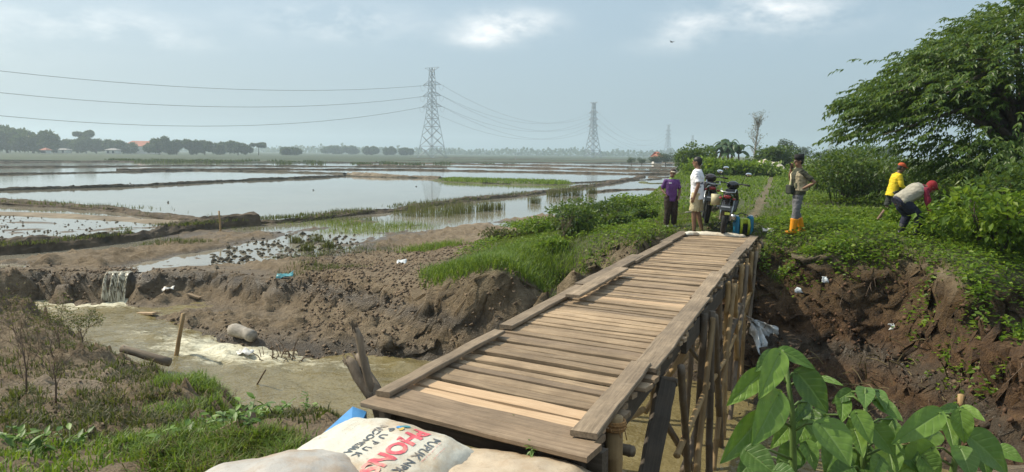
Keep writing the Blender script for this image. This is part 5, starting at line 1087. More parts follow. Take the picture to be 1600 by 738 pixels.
# pale heap beyond the path, bird, marker
pc = P(1205, 270, 0); crumple('tarpaulin', [pc + Vector((-1.4, -.6, .1)), pc + Vector((1.6, -.6, .1)), pc + Vector((1.0, .8, .9)), pc + Vector((-1.2, .8, 1.2))], M['cloth'], 'pale tan tarpaulin heap beside the far path', 'tarpaulin', 12, .25, 10)
bpos = PY(1050, 66, 60); bd = empty('bird', bpos, .6, label='tiny dark bird flying high in the sky', cat='bird')
MB().ell((0, 0, 0), (.04, .12, .04)).ell((0, .15, .03), .035).tube([(0, -.1, 0), (0, -.24, 0)], [(.03, .01), (.05, .005)], 6).build('body', M['shade'], bd, True)
for s_ in (-1, 1): MB().add([(0, .06, .02), (s_ * .22, .08, .10), (s_ * .42, -.04, .06), (s_ * .2, -.06, .08), (0, -.05, .02)], [(0, 1, 3, 4), (1, 2, 3)]).build('wing', M['shade'], bd)
a = P(805, 251, PADDY); pole('stake', a, a + Vector((0, 0, 2.0)), .18, 'palebark', None, node=0, label='white marker post far out in the paddies', cat='stake')
# ---------------------------------------------------------------- people
def ground_hit(px, py):
    z = 0.0
    for _ in range(12): p = P(px, py, z); z = .5 * z + .5 * hs(p.x, p.y)
    p = P(px, py, z); p.z = hs(p.x, p.y); return p
M['skin'] = simple('brown_skin', (.23, .125, .075), .55, var=.12, scale=20); M['skind'] = simple('dark_skin', (.14, .075, .045), .55, var=.12, scale=20)
M['hair'] = simple('black_hair', (.012, .010, .009), .5, var=.3, scale=60); M['eye'] = simple('dark_eye', (.02, .015, .012), .2)
def V3(*a): return Vector(a)
def hand(mb, wr, d, side, curl=.5, thumb=1):
    """palm and five fingers from the wrist along d; side = direction from palm to thumb edge"""
    d = d.normalized(); side = (side - d * side.dot(d)).normalized(); n = d.cross(side)
    mb.tube([wr - d * .02, wr + d * .03, wr + d * .085], [(.020, .024), (.036, .017), (.036, .014)], 8, side=side)
    for k, (o, l) in enumerate(((.028, .068), (.010, .078), (-.009, .072), (-.027, .056))):
        b = wr + d * .075 + side * o; b1 = b + d * l * .5 + n * (.012 * curl); mb.tube([b, b1, b1 + (d * (1 - curl) + n * curl).normalized() * l * .55], [.010, .0095, .008], 6)
    b = wr + d * .025 + side * .026; mb.tube([b, b + (side * .8 + d * .6) * .035, b + (side * .8 + d * .6) * .035 + (d + n * .3) * .032], [.012, .011, .009], 6)
def arms(mb, J, s, rs, k0=0, sleeve=None):
    sh, el, wr = J['sh' + s], J['el' + s], J['wr' + s]; mb.tube([sh + (J['chest'] - sh) * .25, sh, sh.lerp(el, .5), el, el.lerp(wr, .35), wr], [rs[0] * 1.05, rs[0], rs[0] * .92, rs[1] * .95, rs[1], rs[2]], 9)
def person(name, lab, loc, rz, J, skin, wear, hair=True, scale=1.0):
    root = empty(name, loc, rz, label=lab, cat='person'); root.scale = (scale,) * 3
    X = (J['shR'] - J['shL']).normalized(); pel, ch, nk, hd, fd = J['pel'], J['chest'], J['neck'], J['head'], J['face'].normalized(); up = (hd - nk).normalized()
    tors = lambda g, o=0: ([pel - (ch - pel) * .18, pel, pel.lerp(ch, .45), pel.lerp(ch, .85), ch, ch.lerp(nk, .55), nk], [(.15 * g + o, .10 * g + o), (.155 * g + o, .112 * g + o), (.142 * g + o, .105 * g + o), (.16 * g + o, .118 * g + o), (.168 * g + o, .112 * g + o), (.125 * g + o, .085 * g + o), (.055 + o * .5, .055 + o * .5)])
    mb = MB(); a, b = tors(J.get('fat', 1.0)); mb.tube(a, b, 14, side=X); mb.tube([nk - up * .04, nk + up * .03, hd - up * .05], [.058, .052, .05], 10)
    R3 = Matrix((fd.cross(up).normalized(), fd, fd.cross(up).normalized().cross(fd))).transposed(); H = lambda x, y, z: hd + R3 @ Vector((x, y, z))
    mb.ell(H(0, -.008, .03), (.076, .094, .088), R3, 14, 10); mb.ell(H(0, .018, -.045), (.058, .066, .07), R3, 12, 8); mb.ell(H(0, .045, -.085), (.034, .03, .026), R3)
    mb.tube([H(0, .085, .022), H(0, .104, -.012), H(0, .098, -.024)], [.010, .015, .016], 7); mb.ell(H(0, .082, -.052), (.024, .012, .010), R3); mb.ell(H(0, .08, .034), (.05, .014, .009), R3)
    for s_ in (-1, 1): mb.ell(H(s_ * .078, -.008, .0), (.010, .02, .032), R3)
    for s in 'LR':
        arms(mb, J, s, (.050, .041, .028)); d = (J.get('hd' + s) or (J['wr' + s] - J['el' + s])).normalized(); hand(mb, J['wr' + s], d, J.get('th' + s, V3(0, 1, 0)), J.get('cu' + s, .4))
        hp, kn, an = J['hip' + s], J['kn' + s], J['an' + s]; mb.tube([hp + V3(0, 0, .04), hp, hp.lerp(kn, .5), kn, kn.lerp(an, .3), an], [.088, .09, .078, .056, .056, .036], 10)
        td = J.get('toe' + s, V3(0, 1, 0)); td = (td - V3(0, 0, td.z)).normalized(); a0 = V3(an.x, an.y, an.z - .05); mb.tube([a0 - td * .06, a0 + td * .05 + V3(0, 0, -.005), a0 + td * .15 - V3(0, 0, .018), a0 + td * .19 - V3(0, 0, .02)], [(.035, .035), (.042, .035), (.046, .022), (.03, .014)], 8, side=td.cross(V3(0, 0, 1)))
    body = mb.fuse('body', M[skin], root, .0105, 3)
    for s_ in (-1, 1): MB().ell(H(s_ * .032, .083, .018), (.013, .006, .007), R3, 8, 6).build('eye', M['eye'], root, True)
    if hair:
        mb = MB(); mb.ell(H(0, -.016, .045), (.084, .098, .088), R3, 14, 10); mb.ell(H(0, -.05, .0), (.074, .06, .07), R3); mb.fuse('hair', M['hair'], root, .012, 2)
    wear(root, J, tors, H, R3, X); return root
def shirt(root, J, tors, X, mt, name='shirt', hem=.10, slv=1.0, long=False, g=1.0, o=.018, ext=None):
    mb = MB(); a, b = tors(J.get('fat', 1.0) * g, o); ax_ = (J['pel'] - J['chest']).normalized(); a[0] = J['pel'] + ax_ * hem; b[0] = (b[1][0] * 1.06, b[1][1] * 1.08); mb.tube(a, b, 16, side=X)
    for s in 'LR':
        sh, el, wr = J['sh' + s], J['el' + s], J['wr' + s]; q = [sh + (J['chest'] - sh) * .3, sh, sh.lerp(el, .5), sh.lerp(el, .8 * slv)]; r = [.066, .063, .060, .063]
        if long: q += [el, el.lerp(wr, .5), el.lerp(wr, .92)]; r += [.058, .05, .042]
        mb.tube(q, r, 10)
    return mb.fuse(name, mt, root, .012, 4, wrinkle=.011)
def trousers(root, J, X, mt, to=.97, name='trousers', loose=1.0, waist=.06):
    mb = MB(); pel = J['pel']; ax_ = (J['chest'] - pel).normalized(); mb.tube([pel - ax_ * .10, pel, pel + ax_ * waist], [(.165, .125), (.172, .128), (.155, .118)], 14, side=X)
    for s in 'LR':
        hp, kn, an = J['hip' + s], J['kn' + s], J['an' + s]
        if to > .6: q = [hp + V3(0, 0, .03), hp.lerp(kn, .4), kn, kn.lerp(an, .5), kn.lerp(an, (to - .5) * 2)]; r = [.108, .098 * loose, .08 * loose, .073 * loose, .07 * loose]
        else: q = [hp + V3(0, 0, .03), hp.lerp(kn, .5), hp.lerp(kn, to * 2)]; r = [.11, .108 * loose, .112 * loose]
        mb.tube(q, r, 12)
    return mb.fuse(name, mt, root, .013, 4, wrinkle=.013)
def stand(h=1.66, **k):
    f = h / 1.66; J = dict(pel=V3(0, 0, .93), chest=V3(0, .01, 1.27), neck=V3(0, 0, 1.42), head=V3(0, .025, 1.555), face=V3(0, 1, 0), shL=V3(-.172, 0, 1.355), shR=V3(.172, 0, 1.355), elL=V3(-.235, -.03, 1.07), elR=V3(.235, -.03, 1.07), wrL=V3(-.24, .06, .84), wrR=V3(.24, .06, .84), hipL=V3(-.09, 0, .88), hipR=V3(.09, 0, .88), knL=V3(-.10, .03, .48), knR=V3(.10, .03, .48), anL=V3(-.11, -.02, .085), anR=V3(.11, -.02, .085))
    J.update(k); return {a: (b * f if isinstance(b, Vector) and not a.startswith(('face', 'th', 'toe', 'hd')) else b) for a, b in J.items()}
def fabric(name, c, var=.2, scale=12, **k): return simple(name, c, .85, var=var, scale=scale, bumpd=.01, **k)
# 1 man in purple
def wearA(root, J, tors, H, R3, X):
    sh = shirt(root, J, tors, X, fabric('purple_cotton', (.10, .035, .16)), hem=.16); trousers(root, J, X, fabric('dark_brown_cloth', (.028, .016, .012)), loose=1.15)
    MB().tube([J['neck'] - V3(0, 0, .03), J['neck'] + V3(0, 0, .02)], [(.082, .075), (.066, .062)], 12, side=X).build('collar', fabric('lime_collar', (.25, .42, .10)), sh, True)
    MB().box(J['chest'] + V3(.085, .125, .02), (.07, .012, .03)).build('chest_emblem', fabric('white_emblem', (.7, .7, .72)), sh)
    mb = MB(); mb.ell(H(0, -.01, .07), (.086, .10, .07), R3, 14, 8); c = mb.build('cap', fabric('dark_cap', (.05, .035, .03)), root, True)
    MB().tube([H(0, .06, .07), H(0, .13, .062)], [(.07, .012), (.055, .008)], 10, side=R3 @ Vector((1, 0, 0))).build('visor', fabric('pale_visor', (.62, .55, .42)), c, True)
    for s in 'LR': MB().ell(J['an' + s] + V3(0, .06, -.045), (.055, .13, .04)).build('shoe', fabric('grey_shoe', (.25, .25, .26)), root, True)
JA = stand(1.60, elR=V3(.25, -.10, 1.10), wrR=V3(.20, .06, .98), elL=V3(-.25, .0, 1.08), wrL=V3(-.17, .15, .90), head=V3(-.01, .03, 1.555), face=V3(.35, 1, -.1))
p = ground_hit(1047, 356); person('person', 'man in purple polo shirt, dark cap and brown trousers standing on the grass', p, R(188), JA, 'skind', wearA, hair=False, scale=92 / FPX * p.y / 1.63)
# 2 man in white T-shirt
def wearB(root, J, tors, H, R3, X):
    m, t, b = mat('white_printed_cotton'); f = noise(t, 5.5, detail=4, rough=.6, map_=(1, 1, 2.6)); g = noise(t, 2.0)
    t.links.new(mixc(t, ramp(t, f, [(.60, (0, 0, 0)), (.64, (1, 1, 1))]), (.80, .80, .84), (.10, .11, .17)), b.inputs['Base Color']); b.inputs['Roughness'].default_value = .85
    shirt(root, J, tors, X, m, hem=.17, g=1.06, o=.022); trousers(root, J, X, fabric('beige_cotton', (.52, .44, .27)), .46, 'shorts', 1.05)
    for s in 'LR': MB().box(J['an' + s] + V3(0, .05, -.075), (.10, .26, .022)).build('sandal', fabric('dark_sandal', (.05, .045, .04)), root)
JB = stand(1.66, elL=V3(-.235, -.05, 1.08), wrL=V3(-.225, .03, .83), knL=V3(-.10, .04, .48), anL=V3(-.10, .02, .085), anR=V3(.10, -.12, .085), knR=V3(.09, -.02, .48), face=V3(.15, 1, -.05))
p = ground_hit(1087, 363); person('person', 'man in white T-shirt and beige shorts standing beside the motorcycles', p, R(68), JB, 'skin', wearB, scale=120 / FPX * p.y / 1.66)
# 3 man in vest, black cap and orange boots
def wearC(root, J, tors, H, R3, X):
    shirt(root, J, tors, X, fabric('olive_tshirt', (.035, .038, .022)), hem=.08, slv=1.0, g=1.05); trousers(root, J, X, fabric('grey_denim', (.14, .14, .15), .3, 20), .74)
    mb = MB(); a, b = tors(J.get('fat', 1) * 1.08, .036); mb.tube([q - V3(0, .028, 0) for q in a[1:6]], b[1:6], 16, side=X); v = mb.fuse('vest', fabric('beige_mesh_vest', (.34, .29, .19), .35, 14), root, .012, 3, wrinkle=.011)
    MB().box(J['pel'].lerp(J['chest'], .5) + V3(-.12, .09, -.05), (.10, .05, .12)).build('pocket', fabric('olive_pocket', (.16, .16, .09)), v, bevel=.012)
    mb = MB(); c = H(0, -.012, .095); u = R3 @ Vector((0, 0, 1)); mb.tube([c - u * .045, c, c + u * .075], [(.088, .105), (.088, .106), (.083, .10)], 20, side=R3 @ Vector((1, 0, 0))); mb.build('cap', fabric('black_velvet', (.008, .008, .010)), root, True)
    mb = MB()
    for s_ in (-1, 1): mb.tube([H(s_ * .034 + .024 * math.cos(q), .094, .016 + .016 * math.sin(q)) for q in np.linspace(0, 6.283, 12)], .0025, 4); mb.tube([H(s_ * .058, .088, .02), H(s_ * .08, -.0, .012)], .0025, 4)
    mb.build('spectacles', M['eye'], root)
    for s in 'LR':
        an, kn = J['an' + s], J['kn' + s]; mb = MB(); mb.tube([kn.lerp(an, .38), kn.lerp(an, .6), an - V3(0, 0, .0), V3(an.x, an.y + .02, an.z - .055)], [.092, .082, .068, .06], 12); a0 = an - V3(0, 0, .05); mb.tube([a0 - V3(0, .08, 0), a0 + V3(0, .05, 0), a0 + V3(0, .15, -.012), a0 + V3(0, .2, -.014)], [(.05, .035), (.054, .045), (.055, .034), (.04, .02)], 10, side=(1, 0, 0))
        mb.fuse('boot', simple('orange_rubber', (.78, .30, .012), .35, var=.08), root, .012, 3)
    mb = MB(); mb.box(J['hipL'] + V3(.07, .19, .08), (.24, .10, .20), Euler((0, 0, .2))); bag = mb.build('shoulder_bag', fabric('dark_green_bag', (.025, .03, .02)), root, bevel=.02)
    mb = MB(); s0 = J['hipL'] + V3(.05, .2, .17); mb.tube([s0, J['chest'] + V3(-.03, .17, -.08), J['chest'] + V3(.07, .16, .02), J['shR'] + V3(-.06, .05, .09), J['chest'] + V3(.10, -.15, -.02), J['hipL'] + V3(.12, -.16, .2)], [(.018, .005)] * 6, 6); mb.build('strap', fabric('tan_strap', (.50, .43, .28)), bag)
    w_ = J['wrR'] + V3(-.03, .02, .06); MB().box(w_, (.075, .012, .14), Euler((-.3, .2, .3))).build('mobile_phone', simple('black_plastic', (.015, .015, .017), .3), root, bevel=.004)
JC = stand(1.68, fat=1.12, elL=V3(-.30, -.26, 1.12), wrL=V3(-.20, -.05, .99), hdL=V3(.5, .8, -.25), thL=V3(0, .3, 1), elR=V3(.22, .15, 1.17), wrR=V3(.09, .15, 1.40), thR=V3(0, -1, .2), cuR=.8, face=V3(-.15, 1, -.05), knL=V3(-.11, .05, .48), knR=V3(.11, .0, .48), anR=V3(.12, -.14, .085), anL=V3(-.10, .10, .085))
p = ground_hit(1244, 364); person('person', 'man in black cap, beige vest and tall orange boots holding a phone to his face', p, R(82), JC, 'skin', wearC, scale=124 / FPX * p.y / 1.75)
# 4 man in yellow
def wearD(root, J, tors, H, R3, X):
    shirt(root, J, tors, X, fabric('yellow_cotton', (.68, .50, .015)), hem=.16, long=True, g=1.05); trousers(root, J, X, fabric('dark_green_cloth', (.03, .035, .03)), .46, 'shorts')
    mb = MB(); mb.ell(H(0, -.012, .075), (.09, .105, .075), R3, 14, 8); mb.tube([H(0, .03, .062), H(0, .16, .05)], [(.08, .016), (.062, .010)], 10, side=R3 @ Vector((1, 0, 0))); mb.fuse('cap', fabric('orange_red_cap', (.50, .09, .03)), root, .012, 2)
JD = stand(1.62, chest=V3(0, .07, 1.26), neck=V3(0, .12, 1.40), head=V3(0, .18, 1.52), face=V3(-.1, 1, -.3), shL=V3(-.19, .08, 1.34), shR=V3(.19, .08, 1.34), elL=V3(-.22, .05, 1.05), wrL=V3(-.21, .10, .80), elR=V3(.22, .14, 1.06), wrR=V3(.18, .34, .92), knL=V3(-.10, -.06, .48), anL=V3(-.11, -.30, .12), knR=V3(.10, .12, .48), anR=V3(.11, .08, .085))
p = ground_hit(1404, 356); p = p + Vector((.06, .5, 0)); p.z = hs(p.x, p.y); person('person', 'man in bright yellow long-sleeved shirt and orange-red cap by the thicket', p, R(-98), JD, 'skind', wearD, hair=True, scale=(p.z * 0 + (EYE - (p.z) + 0.0) - (252 - 246.5) / FPX * p.y) / 1.66)
# 5 bending man
def wearE(root, J, tors, H, R3, X):
    shirt(root, J, tors, X, fabric('magenta_sleeves', (.20, .010, .035)), 'long_sleeved_shirt', hem=.02, long=True); mb = MB(); a, b = tors(1.08, .036); ax_ = (J['pel'] - J['chest']).normalized(); a[0] = J['pel'] + ax_ * .05
    mb.tube(a[:6], b[:6], 16, side=X); mb.fuse('vest', fabric('pale_grey_vest', (.33, .31, .25)), root, .012, 3, wrinkle=.011); trousers(root, J, X, fabric('navy_cloth', (.012, .014, .035)), .80, loose=1.12)
    mb = MB(); mb.ell(H(0, -.015, .03), (.092, .108, .105), R3, 14, 10); mb.ell(H(0, -.03, -.08), (.09, .085, .08), R3); mb.tube([H(0, .06, .06), H(0, .14, .05)], [(.07, .014), (.05, .008)], 8, side=R3 @ Vector((1, 0, 0))); mb.fuse('head_wrap', fabric('red_cloth', (.24, .010, .015), .3), root, .012, 3)
    for s in 'LR':
        an, kn = J['an' + s], J['kn' + s]; mb = MB(); mb.tube([kn.lerp(an, .5), an, V3(an.x, an.y + .02, an.z - .05)], [.074, .062, .056], 10); a0 = an - V3(0, 0, .05); mb.tube([a0 - V3(0, .07, 0), a0 + V3(0, .15, -.01), a0 + V3(0, .2, -.014)], [(.05, .035), (.052, .034), (.04, .02)], 8, side=(1, 0, 0)); mb.fuse('boot', simple('dark_rubber', (.03, .03, .032), .5), root, .013, 3)
JE = stand(1.64, pel=V3(0, -.10, .70), chest=V3(0, .20, .90), neck=V3(0, .35, .96), head=V3(0, .48, .96), face=V3(0, .75, -.65), shL=V3(-.175, .28, .93), shR=V3(.175, .28, .93), elL=V3(-.21, .20, .64), wrL=V3(-.19, .17, .40), elR=V3(.21, .32, .66), wrR=V3(.19, .40, .44), hipL=V3(-.09, -.10, .66), hipR=V3(.09, -.10, .66), knL=V3(-.12, .10, .40), knR=V3(.12, .22, .40), anL=V3(-.12, .0, .085), anR=V3(.12, .18, .085))
p = ground_hit(1412, 368); person('person', 'bending man in pale vest with magenta sleeves and red head wrap', p, R(-90), JE, 'skin', wearE, hair=False, scale=.90)
# ---------------------------------------------------------------- motorcycles
M['black'] = simple('black_gloss', (.012, .012, .014), .22, var=.2, coat=.6); M['rubber'] = simple('tyre_rubber', (.02, .02, .02), .85, var=.3); M['chrome'] = simple('dull_chrome', (.45, .46, .47), .3, .9, var=.1); M['seatm'] = simple('black_vinyl', (.018, .018, .02), .5)
M['tail'] = simple('red_lens', (.30, .01, .012), .15, coat=.8); M['plate'] = simple('plate_dark', (.05, .055, .055), .5); M['white'] = simple('white_paint', (.75, .75, .73), .4); M['mirror'] = simple('mirror_glass', (.82, .85, .88), .04, 1.0, var=.02); M['silver'] = simple('grey_panel', (.42, .42, .43), .35, .3); M['cream'] = simple('cream_plastic', (.45, .40, .24), .5, var=.2)
def motorcycle(loc, rz, lab, body, second=False, lean=.10):
    root = empty('motorcycle', loc, rz, label=lab, cat='motorcycle', group='parked motorcycles'); root.rotation_euler = (0, lean, rz)
    for y in (-.62, .62):
        w_ = MB().ring((0, y, .29), .235, .05, 'x', 28, 8).build('wheel', M['rubber'], root, True); mb = MB().ring((0, y, .29), .205, .014, 'x', 24, 6)
        for k in range(14): a = k * math.pi / 7; mb.tube([(.02 * (-1) ** k, y, .29), (0, y + .2 * math.cos(a), .29 + .2 * math.sin(a))], .004, 4)
        mb.tube([(-.06, y, .29), (.06, y, .29)], .035, 10); mb.build('rim', M['plate'], w_, True)
    mb = MB(); mb.tube([(0, -.92, .86), (0, -.70, .80), (0, -.35, .72), (0, -.05, .62)], [(.05, .035), (.11, .07), (.12, .10), (.09, .10)], 12, side=(1, 0, 0)); mb.tube([(0, -.1, .60), (0, .12, .42), (0, .30, .48)], [(.08, .09), (.075, .08), (.07, .08)], 10, side=(1, 0, 0)); mb.tube([(0, .28, .42), (0, .36, .65), (0, .34, .90)], [(.16, .05), (.19, .05), (.13, .06)], 12, side=(1, 0, 0))
    mb.fuse('bodywork', body, root, .016, 4)
    MB().tube([(0, -.80, .885), (0, -.45, .85), (0, -.15, .80), (0, .02, .79)], [(.09, .03), (.13, .05), (.12, .05), (.07, .04)], 12, side=(1, 0, 0)).build('seat', M['seatm'], root, True)
    MB().box((0, .02, .36), (.2, .32, .22)).tube([(0, .12, .36), (0, .36, .40)], .06, 10).build('engine', M['plate'], root)
    for s_ in (-1, 1):
        MB().tube([(s_ * .075, .62, .29), (s_ * .075, .42, .80)], .022, 8).build('fork', M['chrome'], root, True); MB().tube([(s_ * .10, -.60, .30), (s_ * .11, -.48, .70)], [.03, .026], 8).build('shock_absorber', M['chrome'], root, True)
    hb = MB().tube([(-.34, .24, 1.02), (-.2, .34, 1.03), (0, .38, 1.0), (.2, .34, 1.03), (.34, .24, 1.02)], .013, 8).build('handlebar', M['black'], root, True)
    for s_ in (-1, 1): MB().tube([(s_ * .24, .31, 1.03), (s_ * .36, .225, 1.02)], .019, 8).build('grip', M['rubber'], hb, True)
    mb = MB(); mb.ell((0, .42, .98), (.14, .10, .10)); mb.tube([(0, .36, 1.04), (0, .46, .92)], [(.12, .05), (.1, .05)], 10, side=(1, 0, 0)); cw = mb.fuse('headlight_cowl', body, root, .014, 3); MB().ell((0, .50, .97), (.085, .03, .06)).build('headlight', M['white'], cw, True)
    for s_ in (-1, 1):
        MB().tube([(s_ * .18, .34, 1.03), (s_ * .22, .33, 1.16), (s_ * .27, .31, 1.22)], .007, 6).build('mirror_stalk', M['black'], root, True); mr = MB().ell((s_ * .30, .30, 1.25), (.075, .022, .048), Euler((.1, 0, s_ * .15))).build('mirror', M['black'], root, True); MB().ell((s_ * .30, .284, 1.252), (.066, .010, .041), Euler((.1, 0, s_ * .15))).build('mirror_glass', M['mirror'], mr, True)
    MB().ell((0, -.90, .80), (.075, .035, .04)).build('tail_light', M['tail'], root, True)
    for s_ in (-1, 1): MB().ell((s_ * .13, -.84, .76), (.035, .025, .025)).build('turn_signal', M['tail'], root, True)
    MB().tube([(0, -.86, .72), (0, -.95, .58), (0, -.98, .42)], [(.08, .012), (.085, .012), (.07, .012)], 8, side=(1, 0, 0)).build('rear_mudguard', M['black'], root, True)
    pl_ = MB().box((0, -1.0, .58), (.25, .008, .10), Euler((-.2, 0, 0))).build('number_plate', M['plate'], root); MB().box((0, -1.006, .60), (.18, .004, .028), Euler((-.2, 0, 0))).build('plate_stripe', M['silver'], pl_)
    MB().tube([(.13, .10, .28), (.16, -.2, .27), (.17, -.45, .33), (.17, -.85, .42)], [.022, .024, .045, .05], 10).build('exhaust', M['chrome'], root, True)
    MB().tube([(-.14, -.74, .95), (-.14, -.95, .90), (0, -1.0, .89), (.14, -.95, .90), (.14, -.74, .95)], .012, 6).build('grab_rail', M['chrome'], root, True)
    MB().tube([(-.05, .0, .28), (-.24, -.05, .01)], .012, 6).build('side_stand', M['black'], root, True)
    MB().tube([(0, .44, .56), (0, .62, .62), (0, .86, .50)], [(.06, .012), (.075, .014), (.06, .012)], 8, side=(1, 0, 0)).build('front_mudguard', body, root, True)
    for s_ in (-1, 1): MB().add([(s_ * .105, -.10, .66), (s_ * .115, -.62, .74), (s_ * .105, -.80, .78), (s_ * .12, -.55, .62), (s_ * .112, -.15, .50)], [(0, 1, 2, 3, 4)]).build('side_panel', M['silver'] if second else M['plate'], root)
    if not second: MB().tube([(-.24, -.55, .58), (-.24, -.55, .80)], [.09, .11], 12).build('bucket', M['cream'], root, True)
    MB().box((.05, -1.01, .47), (.10, .01, .05)).build('sticker', simple('yellow_sticker', (.5, .55, .08), .5), pl_)
    return root
p = ground_hit(1133, 355); motorcycle(p, R(-20), 'black motorcycle nearest the blue sprayer, rear plate towards the bridge', M['black'])
p = ground_hit(1110, 350) + Vector((0, .5, 0)); p.z = hs(p.x, p.y); motorcycle(p, R(-12), 'dark motorcycle with grey side panel beside the man in white', simple('dark_red_grey', (.03, .02, .022), .3, coat=.5), True, .12)
# sprayer
p = ground_hit(1161, 358); sp_r = empty('knapsack_sprayer', p, R(8), label='blue knapsack sprayer with lime green straps standing by the bridge end', cat='sprayer'); M['sblue'] = simple('blue_plastic', (.01, .17, .30), .4, var=.15); M['lime'] = simple('lime_plastic', (.42, .50, .03), .45, var=.15)
for s_ in (-1, 1):
    MB().tube([(s_ * .155, 0, 0), (s_ * .155, 0, .04), (s_ * .155, 0, .36), (s_ * .15, 0, .40)], [(.05, .10), (.058, .11), (.058, .11), (.045, .09)], 14, side=(1, 0, 0)).build('tank', M['sblue'], sp_r, True); MB().tube([(s_ * .155, 0, .40), (s_ * .155, 0, .425)], .042, 12).build('lid', M['white'], sp_r, True)
    MB().tube([(s_ * .085, -.08, .02), (s_ * .085, -.11, .2), (s_ * .08, -.08, .34)], [(.03, .012)] * 3, 8, side=(1, 0, 0)).build('shoulder_strap', M['lime'], sp_r, True)
MB().box((0, .02, .30), (.22, .16, .12)).build('tank_bridge', M['lime'], sp_r, bevel=.02); MB().box((0, .03, .14), (.20, .10, .18)).build('pump_housing', M['seatm'], sp_r, bevel=.02); MB().tube([(-.12, .1, .40), (.0, .12, .46), (.14, .1, .41)], .012, 6).build('pump_lever', M['seatm'], sp_r, True); MB().tube([(.02, .1, .2), (.16, .25, .1), (-.1, .35, .05), (-.5, .3, .12)], .01, 6).build('spray_hose', M['seatm'], sp_r, True)
a = ground_hit(1085, 338); pole('stick', a + Vector((-.25, 0, .10)), a + Vector((.55, .1, .16)), .018, 'palebark', None, node=0, label='pale stick lying in the grass behind the man in white', cat='stick')

# ---------------------------------------------------------------- foreground broad-leaved plants
lm, t, b = mat('broad_leaf'); at = t.nodes.new('ShaderNodeAttribute'); at.attribute_name = 'vein'; oi = t.nodes.new('ShaderNodeObjectInfo')
cc = ramp(t, oi.outputs['Random'], [(.0, (.05, .115, .018)), (.5, (.10, .20, .028)), (1.0, (.17, .29, .04))]); cc = mixc(t, ramp(t, noise(t, 25, detail=5), [(.4, (0, 0, 0)), (.75, (.35, .35, .35))]), cc, (.13, .19, .05)); cc = mixc(t, at.outputs['Fac'], cc, (.19, .30, .09))
yl = noise(t, 6, detail=6, rough=.7); cc = mixc(t, ramp(t, yl, [(.60, (0, 0, 0)), (.74, (.6, .6, .6))]), cc, (.26, .25, .06)); sp2 = noise(t, 70, detail=2); cc = mixc(t, ramp(t, sp2, [(.70, (0, 0, 0)), (.74, (.7, .7, .7))]), cc, (.10, .075, .03)); t.links.new(cc, b.inputs['Base Color']); b.inputs['Roughness'].default_value = .5; tr = t.nodes.new('ShaderNodeBsdfTranslucent'); t.links.new(mixc(t, .35, cc, (.22, .38, .02)), tr.inputs[0]); ms = t.nodes.new('ShaderNodeMixShader'); ms.inputs[0].default_value = .30; t.links.new(b.outputs[0], ms.inputs[1]); t.links.new(tr.outputs[0], ms.inputs[2]); t.links.new(ms.outputs[0], t.nodes['Material Output'].inputs[0]); bump(t, b, at.outputs['Fac'], .004, .6)
M['stemg'] = simple('green_stem', (.09, .15, .03), .6, var=.3); M['broad'] = lm
def heart_leaf(name, a, tip, W_, nrm, parent, droop=.12, nr=36, nc=9, shape=.60):
    a = Vector(a); tip = Vector(tip); d = tip - a; L_ = d.length; d.normalize(); s_ = nrm.cross(d).normalized(); n_ = d.cross(s_); V = []; vein = []
    for i in range(nr + 1):
        t_ = i / nr; wv = W_ / 2 * (math.sin(math.pi * min(1, t_ ** shape)) ** .85 if 0 < t_ < 1 else 0.0) 
        for j in range(-nc, nc + 1):
            u = j / nc; back = -.10 * L_ * abs(u) ** 1.5 * max(0, 1 - t_ * 3.2)
            p = a + d * (t_ * L_ + back) + s_ * (u * wv) + n_ * (abs(u) * wv * .30 - droop * L_ * (t_ - .3) ** 2 + .035 * L_ * .25 * math.sin(abs(u) * 5 + t_ * 17) * (abs(u))) ; V.append(p)
            sv = abs(((t_ * 6.5 - abs(u) * 1.5) % 1.0) - .5) * 2; vein.append(max(.8 if abs(j) == 0 else 0.0, .4 * max(0, (sv - .72) / .28)))
    m = 2 * nc + 1; F = [(i * m + j, i * m + j + 1, (i + 1) * m + j + 1, (i + 1) * m + j) for i in range(nr) for j in range(m - 1)]
    me = MB().add(V, F).mesh(name, True); va = me.attributes.new('vein', 'FLOAT', 'POINT'); va.data.foreach_set('value', vein)
    return link(name, me, M['broad'], parent)
def big_plant(lab, stem_px, Y, lv, seed):
    rr = random.Random(seed); top = PY(*stem_px[0], Y); bot = PY(*stem_px[1], Y); g = Vector((bot.x, bot.y, hs(bot.x, bot.y) - .1)); root = empty('broad_leaved_plant', (0, 0, 0), label=lab, cat='plant', group='broad-leaved plants in the lower right corner'); root.location = (g.x, g.y, g.z + .1)
    o = Vector(root.location); MB().tube([g - o, bot - o, bot.lerp(top, .5) + Vector((.01, 0, 0)) - o, top - o], [.014, .012, .009, .006], 8).build('stem', M['stemg'], root, True)
    for k, (bx, by, tx, ty, wpx, dy) in enumerate(lv):
        y0 = Y + dy + rr.uniform(-.05, .05); a = PY(bx, by, y0) - o; e = PY(tx, ty, y0 - rr.uniform(.02, .12)) - o
        n_ = (Vector((rr.uniform(-.35, .35), -.75, .75)) - Vector(((tx - bx) / 300, 0, 0))).normalized(); heart_leaf('leaf', a, e, wpx / FPX * y0 * .88, n_, root, rr.uniform(.08, .2))
        s0 = top.lerp(bot, max(0, min(1, (by + 14 - stem_px[0][1]) / max(1, stem_px[1][1] - stem_px[0][1])))) - o; MB().tube([s0, (s0 + a) / 2 + Vector((0, 0, .015)), a], [.0045, .004, .003], 5).build('leaf_stalk', M['stemg'], root, True)
